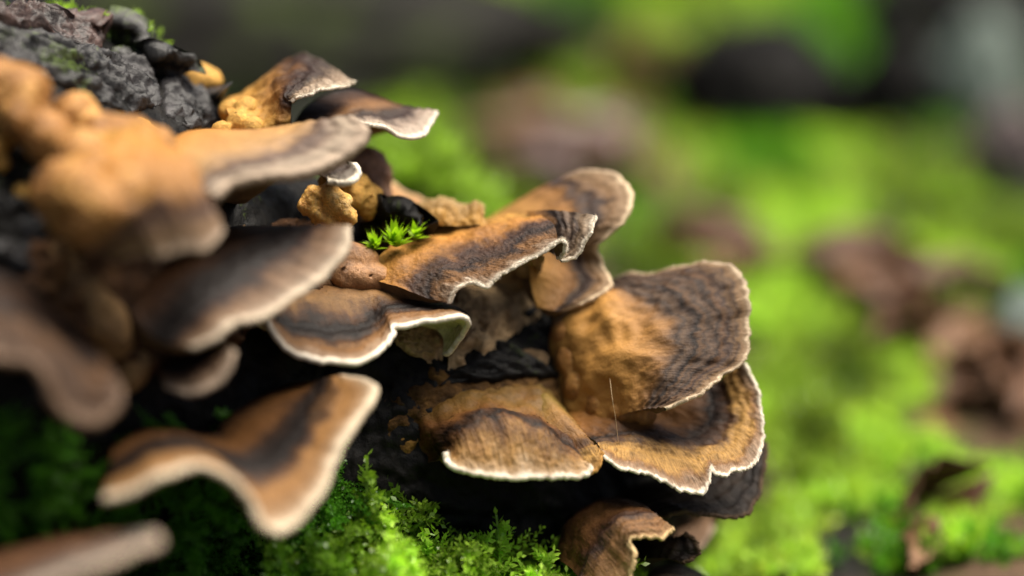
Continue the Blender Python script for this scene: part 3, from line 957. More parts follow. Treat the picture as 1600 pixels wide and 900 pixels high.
bracket('bracket_fungus', 'ruffled golden-brown fungus with crisp white scalloped edge, under the ringed fan',
        [[(1040, 590, 16), (1030, 622, 13), (1000, 648, 12), (960, 636, 11), (920, 625, 11), (890, 640, 10), (880, 662, 8)],
         [(1110, 598, 13), (1118, 640, 9), (1105, 675, 6), (1068, 688, 4), (1030, 686, 3), (985, 680, 2.5), (925, 686, 2.5)],
         [(1140, 580, 11), (1158, 640, 7), (1145, 695, 3.5), (1098, 712, 1.5), (1055, 715, 0.8), (995, 702, 0.5), (935, 695, 0.5)],
         [(1162, 568, 9), (1180, 600, 8), (1189, 640, 6), (1193, 690, 3), (1176, 725, 1), (1150, 738, 0), (1122, 739, -1), (1112, 728, -0.5), (1107, 755, -2), (1095, 769, -2.5), (1065, 765, -3), (1040, 751, -3), (1015, 738, -3), (980, 734, -3), (955, 720, -3), (940, 703, -2)]],
        Z_LOW, th=(3, 0.5), seed=13.0, margin=0.035, lump=0.8, lumpscale=4.5, nt_=260, ns_=90, groove=0.08, ngroove=9, fine=0.2, fibre=0.9, warp=0.12, jag=0.4, fuzz=5000)
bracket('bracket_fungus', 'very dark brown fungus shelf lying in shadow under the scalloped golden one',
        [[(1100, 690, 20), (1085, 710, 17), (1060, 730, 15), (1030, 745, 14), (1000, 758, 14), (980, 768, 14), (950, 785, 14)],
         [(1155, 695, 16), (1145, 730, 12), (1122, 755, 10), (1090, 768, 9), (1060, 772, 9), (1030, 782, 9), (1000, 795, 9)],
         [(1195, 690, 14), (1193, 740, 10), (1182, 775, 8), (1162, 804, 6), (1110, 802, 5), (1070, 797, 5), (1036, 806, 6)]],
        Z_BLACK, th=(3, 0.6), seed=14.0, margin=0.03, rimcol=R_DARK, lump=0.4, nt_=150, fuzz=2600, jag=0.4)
bracket('bracket_fungus', 'rolled brown bracket fungus with thick white lip right above the green moss',
        [[(600, 725, 9), (592, 640, 8), (670, 582, 11), (750, 572, 13), (830, 572, 15), (860, 600, 14), (875, 645, 11)],
         [(648, 728, 6), (655, 662, 2), (715, 634, 2), (780, 630, 3), (835, 638, 3), (868, 662, 2), (893, 690, 1)],
         [(688, 716, -1), (708, 676, -4.5), (755, 656, -5), (805, 657, -5), (852, 674, -4.5), (886, 697, -4), (908, 714, -3.5)],
         [(700, 706, -6.5), (704, 722, -7), (725, 734, -7.8), (760, 741, -8.3), (800, 746, -8.3), (840, 743, -8), (880, 744, -7.3), (917, 739, -6), (921, 724, -5)]],
        Z_ROLL, th=(4.5, 0.85), seed=15.0, margin=0.036, lump=1.2, lumpscale=4.0, nt_=180, ns_=80, ripple=0.12, groove=0.04, fine=0.2, speck=0.7, fuzz=3000)
bracket('bracket_fungus', 'narrow golden side lobe with white edge joining the rolled fungus to the scalloped one',
        [[(835, 640, 5), (850, 618, 6), (872, 628, 6), (905, 668, 5)],
         [(885, 690, 0), (900, 682, 0), (915, 682, 0), (925, 690, 0)],
         [(915, 740, -4), (926, 738, -4.3), (937, 727, -4), (941, 704, -2.5)]],
        [(0.0, OLIVE), (0.3, (0.38, 0.20, 0.05)), (0.55, (0.40, 0.20, 0.06)), (0.7, BROWN), (0.82, GOLD), (1.0, GOLD)], th=(3, 0.5), seed=16.0, margin=0.04, nt_=70, ns_=60, lump=0.3, fibre=0.9, fuzz=1000)
bracket('bracket_fungus', 'draped reddish-brown fungus flap with short white-tipped lobe beside the moss fronds',
        [[(870, 870, 6), (890, 815, 6), (928, 788, 5), (965, 783, 4), (990, 786, 4), (1010, 792, 4)],
         [(905, 905, -3), (930, 858, -3), (950, 832, -3.5), (972, 815, -4), (1000, 805, -3.5), (1026, 803, -3)],
         [(930, 960, -6), (975, 935, -7), (986, 900, -7), (992, 872, -7), (984, 848, -6.5), (1000, 838, -6), (1034, 839, -6), (1043, 831, -5.5), (1049, 820, -5)]],
        Z_BROWN, th=(2.5, 0.6), seed=17.0, margin=0.035, rimcol=(0.56, 0.40, 0.20), lump=0.7, lumpscale=4, nt_=150, ripple=0.45, speck=0.8, jag=0.55, fuzz=1800)
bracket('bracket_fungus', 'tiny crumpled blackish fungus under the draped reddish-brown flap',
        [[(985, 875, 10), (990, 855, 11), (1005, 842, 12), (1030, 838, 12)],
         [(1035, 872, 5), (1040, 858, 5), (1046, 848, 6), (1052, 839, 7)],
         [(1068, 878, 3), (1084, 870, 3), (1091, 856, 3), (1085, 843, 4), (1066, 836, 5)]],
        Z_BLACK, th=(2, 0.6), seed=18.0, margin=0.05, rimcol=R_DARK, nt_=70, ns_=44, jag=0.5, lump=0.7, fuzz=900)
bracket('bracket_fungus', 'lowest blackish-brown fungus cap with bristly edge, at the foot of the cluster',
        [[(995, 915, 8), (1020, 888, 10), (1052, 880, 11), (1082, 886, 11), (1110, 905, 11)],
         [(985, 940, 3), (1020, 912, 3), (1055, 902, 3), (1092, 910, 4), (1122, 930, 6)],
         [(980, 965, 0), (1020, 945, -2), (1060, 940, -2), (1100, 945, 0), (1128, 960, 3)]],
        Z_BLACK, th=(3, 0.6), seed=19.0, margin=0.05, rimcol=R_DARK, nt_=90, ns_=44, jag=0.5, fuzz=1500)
bracket('bracket_fungus', 'soft blurred brown fungus lobe hanging behind the dark shelf',
        [[(1040, 800, 27), (1060, 792, 29), (1085, 790, 30), (1110, 795, 31)],
         [(1048, 845, 24), (1070, 858, 23), (1098, 850, 24), (1113, 818, 27)]],
        [(0.0, BROWN), (0.5, (0.33, 0.18, 0.09)), (1.0, (0.30, 0.17, 0.10))], th=(3, 0.8), seed=20.0, margin=0.05, rimcol=R_DULL, nt_=60, ns_=40)
bracket('bracket_fungus', 'large saddle-shaped orange and black fungus with thick cream rim above dark moss',
        [[(175, 700, -26), (200, 682, -24), (235, 670, -22), (270, 667, -20), (310, 678, -18), (340, 678, -16), (352, 662, -14), (385, 636, -12), (425, 612, -9), (465, 597, -6)],
         [(172, 740, -37), (220, 708, -36), (270, 692, -35), (318, 698, -33), (352, 718, -31), (385, 728, -29), (422, 722, -27), (452, 690, -24), (482, 648, -20), (502, 614, -16), (506, 591, -13)],
         [(162, 778, -42), (200, 766, -42), (245, 742, -42), (290, 728, -40), (335, 728, -39), (375, 752, -38), (400, 785, -37), (415, 818, -37), (440, 826, -36), (475, 800, -34), (505, 760, -31), (522, 715, -28), (532, 690, -27), (556, 655, -24), (580, 622, -21), (583, 601, -19), (562, 590, -17), (533, 585, -14)]],
        Z_SADDLE, th=(4, 1.0), seed=21.0, margin=0.085, rimcol=(0.50, 0.41, 0.29), warp=0.07, speck=0.3, blotch=0.35, lump=0.3, nt_=200, ns_=70, groove=0.05, ripple=0.3)
bracket('bracket_fungus', 'flat brown and grey fungus shelf with broad pale edge, low on the log',
        [[(-80, 900, -48), (-40, 880, -44), (0, 862, -40), (60, 845, -36), (115, 834, -32)],
         [(-70, 950, -58), (-10, 905, -56), (60, 875, -54), (120, 855, -51), (185, 832, -46)],
         [(-60, 990, -62), (20, 930, -61), (80, 905, -60), (150, 880, -59), (210, 855, -57), (244, 842, -55), (241, 828, -52)]],
        [(0.0, BROWN), (0.4, (0.20, 0.09, 0.04)), (0.7, (0.24, 0.115, 0.055)), (0.84, PURPLE), (0.95, (0.24, 0.20, 0.17)), (1.0, (0.7, 0.66, 0.6))], th=(4, 1.1), seed=22.0, margin=0.10, rimcol=R_DULL, groove=0.04)
bracket('bracket_fungus', 'drooping brown fungus tongue with rounded tan end on the log side, under small knobs',
        [[(-45, 450, -39), (-10, 425, -37), (20, 432, -35), (62, 462, -32), (97, 495, -30), (125, 515, -28)],
         [(-35, 505, -47), (20, 492, -46), (70, 522, -45), (112, 562, -45), (142, 580, -44), (158, 556, -38)],
         [(-30, 548, -50), (10, 556, -50), (50, 562, -50), (80, 592, -50), (95, 630, -49), (130, 656, -48), (170, 646, -46), (189, 612, -44), (176, 575, -40)]],
        [(0.0, DARK), (0.3, (0.09, 0.04, 0.017)), (0.55, (0.05, 0.028, 0.02)), (0.75, (0.17, 0.08, 0.03)), (0.92, (0.13, 0.065, 0.032)), (1.0, (0.22, 0.13, 0.07))], th=(5, 1.4), seed=23.0, margin=0.05, rimcol=(0.15, 0.095, 0.06), lump=0.9, warp=0.35)  # brown zones taken darker, with shade from surrounding shelves put into the colour
bracket('bracket_fungus', 'low tan fungus ridge with a small orange horn, behind the green moss sprig',
        [[(600, 342, 10), (650, 348, 9), (700, 352, 9), (765, 350, 9)],
         [(598, 332, 10), (648, 334, 9.5), (700, 333, 9.5), (758, 338, 10)],
         [(596, 323, 12), (640, 319, 12), (690, 313, 12), (728, 318, 13), (746, 311, 13), (757, 324, 13)],
         [(605, 330, 18), (645, 326, 18), (700, 322, 18), (755, 330, 18)]],
        [(0.0, OCHRE), (0.35, (0.40, 0.24, 0.08)), (0.6, (0.5, 0.33, 0.13)), (1.0, (0.5, 0.27, 0.09))], th=(4, 1.2), seed=24.0, margin=0.06, rimcol=R_TAN, nt_=110, ns_=60, lump=1.3, lumpscale=2.6, fine=0.35)
bracket('bracket_fungus', 'smooth blurred orange fungus sheet sloping down behind the tan ridge',
        [[(560, 345, 14), (610, 345, 14), (660, 342, 14), (700, 335, 15)],
         [(565, 290, 20), (605, 305, 20), (645, 318, 20), (695, 326, 19)],
         [(578, 262, 25), (612, 284, 25), (646, 304, 24), (692, 322, 22)]],
        [(0.0, (0.5, 0.28, 0.1)), (0.6, (0.55, 0.28, 0.1)), (1.0, (0.5, 0.26, 0.1))], th=(4, 1.2), seed=25.0, margin=0.05, rimcol=R_TAN, nt_=70, ns_=40)

# ---- the pale crumbly crust on the black bark under the main shelf
def crust(name, label, rows, th, mat, seed, cat='fungus crust'):
    nt_, ns_ = 90, 70
    S, s = loft(rows, nt_, ns_)
    n = normals(S)
    if (n.reshape(-1, 3) @ np.array([0, -1.0, 0.4])).mean() < 0:
        n = -n
    t = np.linspace(0, 1, nt_)[None]
    rad = np.sqrt((2 * s[:, None] - 1) ** 2 + (2 * t - 1) ** 2)
    edge = np.clip((1 - rad) * 3.2 + 2.2 * fbm(S / 2.6 + seed, 4) + 0.15, -2.2, 1)
    d = th * edge + 0.9 * fbm(S / 1.5 + seed, 4) * np.clip(edge, 0, 1) + 0.25 * fbm(S / 0.5 + seed, 2)
    T = S + n * d[..., None]
    o = new_mesh(name, T.reshape(-1, 3), grid_faces(ns_, nt_), mat, None, origin=S.reshape(-1, 3).mean(0))
    return tag(o, label, cat)

M_crust = simple_noise_material('tan_crust', (0.15, 0.08, 0.03), (0.46, 0.32, 0.17), 330, 0.7, 1.0, 0.0009, 0.15, 0, 1500, (0.42, 0.31, 0.18))
crust('fungus_crust', 'pale tan crumbly crust on the black wood, under the velvety orange shelf',
      plate_rows([(670, 475), (710, 430), (760, 410), (805, 400), (850, 410)],
                 [(700, 510), (735, 480), (770, 465), (805, 450), (838, 452)],
                 [(705, 570), (745, 562), (780, 540), (815, 515), (855, 490)], off=-3.0), 1.6, M_crust, 3.0)
crust('fungus_crust', 'thin cream frayed crust on the black wood beneath the folded olive lobe',
      plate_rows([(605, 515), (640, 508), (680, 508), (705, 515)],
                 [(612, 535), (645, 535), (675, 540), (695, 545)],
                 [(640, 555), (660, 562), (675, 568), (692, 566)], off=-1.0), 0.9, M_crust, 7.0)

M_tissue = simple_noise_material('brown_tissue', (0.018, 0.010, 0.006), (0.085, 0.040, 0.017), 140, 0.7, 0.8, 0.0006, 0.15, 0, 900, (0.24, 0.125, 0.05))
M_olive = simple_noise_material('olive_tissue', (0.012, 0.008, 0.005), (0.085, 0.042, 0.012), 260, 0.7, 1.0, 0.0006, 0.12, 0, 2200, (0.22, 0.12, 0.025))
crust('fungus_crust', 'dark brown fused fungus tissue coating the log between the wide dark shelf and the tongue',
      plate_rows([(40, 330), (140, 345), (240, 360), (340, 370), (440, 380)],
                 [(40, 450), (140, 455), (240, 450), (340, 450), (440, 450)],
                 [(60, 560), (140, 580), (240, 590), (330, 570), (420, 520)], off=-1.5), 2.6, M_tissue, 11.0)
crust('fungus_crust', 'brown fused fungus tissue filling the gap behind the two-lobed fungus',
      plate_rows([(400, 350), (460, 345), (520, 365), (580, 395)],
                 [(410, 410), (470, 410), (530, 420), (590, 435)],
                 [(430, 470), (480, 475), (540, 475), (600, 480)], off=-1.5), 2.2, M_tissue, 15.0)
crust('fungus_crust', 'fuzzy olive-brown fungus tissue climbing the black wood behind the rolled fungus',
      plate_rows([(605, 590), (680, 565), (760, 555), (840, 552), (905, 560)],
                 [(600, 650), (680, 622), (760, 612), (840, 610), (905, 620)],
                 [(610, 720), (680, 700), (760, 680), (840, 680), (905, 680)], off=-0.2), 0.9, M_olive, 19.0)

# ---- rounded knobs
LUMPS = [
    ([(32, 148, -27, 4.4), (-10, 138, -27, 4.2), (118, 182, -22, 3.6), (72, 215, -27, 4.0), (205, 226, -23, 4.0), (130, 250, -30, 4.4), (162, 215, -24, 3.6), (100, 300, -36, 4.5), (155, 285, -36, 4.6), (245, 235, -21, 3.6), (30, 185, -29, 3.0)], K_or, 0.3, 'lumpy orange fungus mass swelling out below the grey bark'),
    ([LP(2, 212, -1.2) + (2.6,), LP(-14, 232, -1.0) + (2.4,)], K_ye, 0.2, 'mustard-yellow fungus knob on the dark log flank, larger of three'),
    ([LP(0, 254, -0.6) + (1.5,)], K_ye, 0.15, 'pea-sized mustard-yellow fungus knob on the dark log flank'),
    ([LP(35, 300, -0.6) + (1.4,)], K_ye, 0.1, 'tiny yellow fungus dot alone on the dark log flank'),
    ([LP(92, 400, -1.5) + (2.2,), LP(112, 425, -2) + (2.3,), LP(132, 455, -2.6) + (2.8,), LP(152, 485, -3) + (3.3,), LP(170, 510, -3) + (3.4,), LP(178, 535, -2) + (2.8,)], K_du, 0.3, 'long dull tan fungus swelling running down to the drooping brown tongue'),
    ([LP(208, 568, -1.6) + (2.7,), LP(200, 590, -1.2) + (2.4,)], K_du, 0.3, 'small dull brown fungus knob in the dark under the wide brown shelf'),
    ([(300, 126, 16, 3.2), (322, 128, 17, 2.6)], K_ye, 0.2, 'smooth ochre fungus knob peeking over the end of the grey bark'),
    ([(508, 306, 1.0, 1.9), (528, 318, 1, 1.9), (540, 338, 2, 1.8), (490, 302, 2, 1.7), (505, 332, 1.5, 2.0), (485, 318, 2.5, 1.7), (525, 345, 2.5, 1.8)], K_gr, 0.55, 'sugary granular orange fungus lump beside the black wood'),
    ([(540, 284, 7, 2.0), (560, 292, 8, 2.1), (578, 308, 9, 1.9), (552, 308, 7, 2.0), (518, 284, 7, 1.8), (575, 325, 9, 1.8)], K_ye, 0.4, 'tan fuzzy fungus lump behind the granular orange one'),
    ([(575, 258, 15, 2.8), (592, 275, 15, 2.5), (590, 300, 15, 2.5), (560, 250, 15, 2.3)], K_pu, 0.3, 'purplish brown fungus lump behind the small white-tipped nub'),
    ([(545, 403, 4, 2.6), (570, 408, 4, 2.4), (540, 430, 3, 2.7), (566, 434, 3, 2.5), (592, 434, 3.5, 2.2), (520, 415, 5, 2.6)], K_red, 0.16, 'glossy red-brown fungus lumps fused beside the velvety orange shelf'),
]
for i, (balls, m, rg, lab) in enumerate(LUMPS):
    V, F = metalump([(W(a_, b_, c_), r_) for a_, b_, c_, r_ in balls], i + 1.0, rg)
    tag(new_mesh('young_fungus', V, F, m, None, origin=V.mean(0) + [0, 1, 0]), lab, 'fungus', 'rounded young fungi on the log')

# ---- a stray pale hair on the fan
def tube(name, pts, r, mat, nseg=6, n=40):
    X = resample(pts, n)
    tan = np.gradient(X, axis=0)
    tan /= np.linalg.norm(tan, axis=1)[:, None]
    a_ = np.cross(tan, FWD); a_ /= np.linalg.norm(a_, axis=1)[:, None]
    b_ = np.cross(tan, a_)
    rr = r if np.ndim(r) else np.full(n, r)
    rr = np.interp(np.linspace(0, 1, n), np.linspace(0, 1, len(rr)), rr)
    an = np.linspace(0, 2 * math.pi, nseg + 1)
    V = X[:, None] + rr[:, None, None] * (a_[:, None] * np.cos(an)[None, :, None] + b_[:, None] * np.sin(an)[None, :, None])
    return V.reshape(-1, 3), grid_faces(n, nseg + 1)

M_hair = simple_noise_material('pale_hair', (0.5, 0.36, 0.2), (0.6, 0.45, 0.28), 300)
V, F = tube('stray_hair', [W(953, 592, -1.5), W(957, 625, -2), W(962, 655, -1), W(966, 690, 0.2)], [0.03, 0.035, 0.03], M_hair)
tag(new_mesh('stray_hair', V, F, M_hair, origin=V[-1]), 'single fine pale hair standing on the ruffled golden-brown fungus', 'hair')

# ------------------------------------------------------------------ moss
def leaf_quads(B, A, Wd, Nn):
    """leaf blades: base B, axis A, half width vector Wd, cup Nn -> verts (n,4,3)"""
    return np.stack([B, B + A * 0.42 + Wd + Nn, B + A, B + A * 0.42 - Wd + Nn], 1)

def make_frond(seed, feather=True):
    r = np.random.default_rng(seed)
    out = []
    def stem_leaves(p0, p1, bend, n, ll, lw, spread):
        u = np.linspace(0.02, 1, n)
        ax = p1 - p0
        side = np.cross(ax, [0.3, 0.2, 1.0]); side /= np.linalg.norm(side) + 1e-9
        P = p0 + ax * u[:, None] + side * (np.sin(u * math.pi) * bend)[:, None]
        tan = np.gradient(P, axis=0); tan /= np.linalg.norm(tan, axis=1)[:, None]
        e1 = np.cross(tan, [0.1, 0.9, 0.3]); e1 /= np.linalg.norm(e1, axis=1)[:, None]
        e2 = np.cross(tan, e1)
        ph = np.arange(n) * 2.4 + r.random() * 6
        radial = e1 * np.cos(ph)[:, None] + e2 * np.sin(ph)[:, None]
        sc_ = (1 - 0.45 * u)[:, None] * (0.85 + 0.3 * r.random((n, 1)))
        A = (tan * (1 - spread) + radial * spread)
        A /= np.linalg.norm(A, axis=1)[:, None]
        wv = np.cross(A, radial); wv /= np.linalg.norm(wv, axis=1)[:, None] + 1e-9
        out.append(leaf_quads(P, A * ll * sc_, wv * lw * sc_, radial * 0.12 * ll * sc_))
        return P
    def stalk(P, w0):
        wv = np.array([w0, w0 * 0.4, 0])
        out.append(np.stack([P[:-1] - wv, P[:-1] + wv, P[1:] + wv, P[1:] - wv], 1))
    top = np.array([r.normal() * 0.25, r.normal() * 0.25, 1.0])
    P = stem_leaves(np.zeros(3), top, r.normal() * 0.15, 34, 0.13, 0.034, 0.5)
    stalk(P, 0.012)
    if feather:
        pl = r.random() * 3.14
        for k in range(11):
            i = 6 + int(k * 2.3)
            an = pl + (k % 2) * math.pi + r.normal() * 0.25
            ln = 0.46 * (1 - k / 13) * (0.8 + 0.4 * r.random())
            dirv = np.array([math.cos(an), math.sin(an), 0.6 + 0.2 * r.random()])
            Q = stem_leaves(P[i], P[i] + dirv * ln, r.normal() * 0.06, 16, 0.095, 0.028, 0.5)
            stalk(Q, 0.008)
    return np.concatenate(out, 0)

def make_star(seed, n=10):
    r = np.random.default_rng(seed)
    u = np.linspace(0.25, 1, n)
    ph = np.arange(n) * 2.4
    P = np.stack([0.05 * np.cos(u * 3), 0.05 * np.sin(u * 3), u * 0.8], 1)
    radial = np.stack([np.cos(ph), np.sin(ph), np.zeros(n)], 1)
    A = radial * (0.75 - 0.35 * u[:, None]) + np.array([0, 0, 1.0]) * (0.25 + 0.6 * u[:, None])
    A = A / np.linalg.norm(A, axis=1)[:, None] * 0.42
    wv = np.cross(A, radial); wv /= np.linalg.norm(wv, axis=1)[:, None] + 1e-9
    return leaf_quads(P, A, wv * 0.10, radial * 0.05)

FROND = [make_frond(i) for i in range(8)]
STAR = [make_star(i) for i in range(5)]

def scatter(name, label, pts, nrm, size, protos, cols, lean=0.35, origin=None, kind='stuff', cat='moss'):
    n = len(pts)
    Vs, Cs = [], []
    which = rng.integers(0, len(protos), n)
    for k, pr in enumerate(protos):
        idx = np.where(which == k)[0]
        if not len(idx):
            continue
        z = nrm[idx] + rng.normal(size=(len(idx), 3)) * lean
        z /= np.linalg.norm(z, axis=1)[:, None]
        x = np.cross(z, rng.normal(size=(len(idx), 3))); x /= np.linalg.norm(x, axis=1)[:, None]
        y = np.cross(z, x)
        R = np.stack([x, y, z], 1) * size[idx][:, None, None]        # rows are axes
        V = np.einsum('lvk,nkj->nlvj', pr, R) + pts[idx][:, None, None, :]
        tipfac = np.broadcast_to((0.65 + 0.5 * np.clip(pr[..., 2], 0, 1))[None, ..., None], V.shape)
        Cc = cols[idx][:, None, None, :] * np.ones_like(V) * (0.85 + 0.3 * rng.random((len(idx), pr.shape[0], 1, 1)))
        Vs.append(V.reshape(-1, 3)); Cs.append(Cc.reshape(-1, 3))
    V = np.concatenate(Vs); Cc = np.concatenate(Cs)
    Fq = np.arange(len(V)).reshape(-1, 4)
    o = new_mesh(name, V, Fq, M_moss, None, cols=Cc, origin=origin if origin is not None else pts.mean(0))
    return tag(o, label, cat, kind=kind)

def in_log(P, grow=0.0):
    x = P[:, 0]
    q = ((P[:, 1] - np.interp(x, LX, LCY)) / (np.interp(x, LX, LRY) + grow)) ** 2 + ((P[:, 2] - np.interp(x, LX, LCZ)) / (np.interp(x, LX, LRZ) + grow)) ** 2
    return (q < 1) & (x < 32)

LIME = np.array([0.27, 0.41, 0.06])
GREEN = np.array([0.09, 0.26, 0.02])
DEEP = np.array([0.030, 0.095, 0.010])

# background carpet
n = 95000
D_ = 362 + 660 * rng.random(n) ** 1.25
pxr = -250 + 2100 * rng.random(n)
xg = (pxr - 800) * PXF * D_
yg = CAM[1] + D_ * math.cos(PITCH) * 1.02
P = np.stack([xg, yg, ground_h(xg, yg)], 1)
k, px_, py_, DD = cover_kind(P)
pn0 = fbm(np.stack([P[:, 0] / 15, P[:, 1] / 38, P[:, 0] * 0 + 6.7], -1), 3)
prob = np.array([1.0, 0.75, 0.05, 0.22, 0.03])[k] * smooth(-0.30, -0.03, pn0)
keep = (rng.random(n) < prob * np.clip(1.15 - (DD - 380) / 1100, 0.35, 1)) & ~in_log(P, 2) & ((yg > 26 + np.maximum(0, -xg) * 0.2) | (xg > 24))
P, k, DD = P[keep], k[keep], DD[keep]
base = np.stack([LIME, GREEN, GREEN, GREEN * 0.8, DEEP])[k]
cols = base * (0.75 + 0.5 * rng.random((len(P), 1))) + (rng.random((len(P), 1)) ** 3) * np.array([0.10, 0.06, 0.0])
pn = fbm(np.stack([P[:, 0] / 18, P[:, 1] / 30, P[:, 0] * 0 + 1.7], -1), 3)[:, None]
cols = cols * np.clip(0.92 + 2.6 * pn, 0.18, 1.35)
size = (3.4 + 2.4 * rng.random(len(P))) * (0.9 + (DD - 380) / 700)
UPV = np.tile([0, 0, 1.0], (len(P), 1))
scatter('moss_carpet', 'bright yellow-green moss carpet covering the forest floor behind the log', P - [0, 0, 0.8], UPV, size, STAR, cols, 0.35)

# hump close behind the log
n = 2600
xg = -17 + 34 * rng.normal(size=n); yg = 78 + 26 * rng.normal(size=n)
P = np.stack([xg, yg, ground_h(xg, yg)], 1)
P = P[(P[:, 2] > 4) & ~in_log(P, 1)]
cols = (LIME * 0.95) * (0.7 + 0.6 * rng.random((len(P), 1)))
scatter('moss_hump', 'soft lime-green moss cushion just behind the log and tan fungus ridge', P - [0, 0, 1], np.tile([0, 0, 1.0], (len(P), 1)), 5 + 4 * rng.random(len(P)), STAR, cols, 0.45)

# feathery bank in front, under the rolled fungus
n = 2200
xg = -70 + 106 * rng.random(n); yg = -62 + 92 * rng.random(n)
P = np.stack([xg, yg, ground_h(xg, yg)], 1)
pxx, pyy, DD = project(P)
hmask = (rng.random(n) < np.clip(0.10 + smooth(380, 520, pxx), 0, 1)) & (pxx < 1010) & ~in_log(P, -1)
P = P[hmask]; pxx = pxx[hmask]
mixv = smooth(420, 640, pxx)[:, None]
cols = (0.7 * GREEN * (1 - mixv) + np.array([0.36, 0.56, 0.06]) * mixv) * (0.55 + 0.9 * rng.random((len(P), 1)) ** 1.3)  # left fronds coloured darker, painting in the shade under the shelves

scatter('feather_moss', 'feathery deep green moss bank growing at the foot of the log', P - [0, 0, 1.5], np.tile([0, -0.15, 1.0], (len(P), 1)), 9 + 8 * rng.random(len(P)), FROND, cols, 0.42)

# tiny moss on the log flank, below the knobs, and on the crown of the log
def on_log(n, x0, x1, t0, t1):
    x = x0 + (x1 - x0) * rng.random(n); t = t0 + (t1 - t0) * rng.random(n)
    return log_point(x, t, 0.5), np.stack([np.zeros(n), -np.sin(t), np.cos(t)], 1)
P, N_ = on_log(420, -85, -20, 1.5, 2.3)
scatter('flank_moss', 'dim dark green moss tufts clinging to the shaded log flank', P, N_, 4 + 4 * rng.random(len(P)), FROND, GREEN * (0.6 + 0.6 * rng.random((len(P), 1))), 0.5)
for cx, cy, cd, nn, rr, lab in ((102, 10, 9, 26, 1.9, 'bright lime moss tuft on the crown of the log, biggest of three'), (205, 30, 12, 14, 1.5, 'small moss tuft on the crown of the log between two others'), (238, 48, 16, 8, 0.9, 'tiniest moss tuft on the crown of the log, above the mossy bark')):
    c = W(cx, cy, cd)
    P = c + rng.normal(size=(nn, 3)) * np.array([rr, rr, 0.3]) - [0, 0, 2.2]
    scatter('moss_tuft', lab, P, np.tile([0, 0, 1.0], (nn, 1)), 1.6 + 1.3 * rng.random(nn), STAR, LIME * (0.7 + 0.5 * rng.random((nn, 1))), 0.5, kind=None)

# the sharp sprig: every leaf its own piece
def sprig_leaf_mesh(name, curl):
    u = np.linspace(0, 1, 7)
    wd = 0.155 * np.sin(np.clip(u * 1.05 + 0.12, 0, 1) * math.pi) ** 0.8 * (1 - u * 0.3)
    wd[-1] = 0.002
    V = []
    for ui, wi in zip(u, wd):
        z = curl * ui ** 2
        V += [(-wi, z + 0.35 * wi, ui), (0, z, ui), (wi, z + 0.35 * wi, ui)]
    F = grid_faces(7, 3)
    me = bpy.data.meshes.new(name)
    me.from_pydata([tuple(np.array(v) * MM) for v in V], [], [tuple(int(q) for q in f) for f in F])
    me.polygons.foreach_set('use_smooth', [True] * len(F))
    me.materials.append(M_sprig)
    return me

M_sprig = leaf_material('sprig_leaf', (0.30, 0.50, 0.02), 0.5, 0.35, 0.4)
LM = [sprig_leaf_mesh('leaf', c) for c in (-0.12, 0.1, 0.3)]
def sprig(label, px, py, d, n, L0, L1, tilt):
    o = W(px, py, d)
    root = empty('moss_sprig', o)
    tag(root, label, 'moss', 'leafy moss sprigs beside the orange shelf')
    for i in range(n):
        az_ = i * 2.399 + random.random() * 0.6
        f = (i + 0.5) / n
        pol = math.radians(86 - 62 * f + random.uniform(-12, 12))
        dirv = Vector((math.sin(pol) * math.cos(az_) + tilt[0], math.sin(pol) * math.sin(az_) + tilt[1], math.cos(pol) + tilt[2])).normalized()
        side = dirv.cross(Vector((random.uniform(-.2, .2), random.uniform(-.2, .2), 1))).normalized()
        nn = side.cross(dirv)
        L = random.uniform(L0, L1)
        ob = bpy.data.objects.new('leaf', LM[i % 3])
        C.objects.link(ob)
        ob.parent = root
        m = Matrix((side, nn, dirv)).transposed().to_4x4()
        p = Vector((0, 0, 0.9 * f * MM)) + dirv * 0.1 * MM
        ob.matrix_local = Matrix.Translation(p) @ m @ Matrix.Diagonal((L, L, L, 1))
    return root
sprig('tall vivid green moss sprig with pointed leaves in the gap beside black wood', 618, 387, 4.5, 46, 1.5, 4.4, (0.05, -0.1, 0.25))
sprig('low yellow-green moss rosette at the foot of the tall moss sprig', 586, 390, 3.5, 30, 1.3, 2.8, (-0.1, -0.2, 0.2))
sprig('pale spiky moss tip leaning over the orange shelf from the tall sprig', 648, 374, 6.0, 22, 1.2, 2.8, (0.45, 0.0, 0.2))

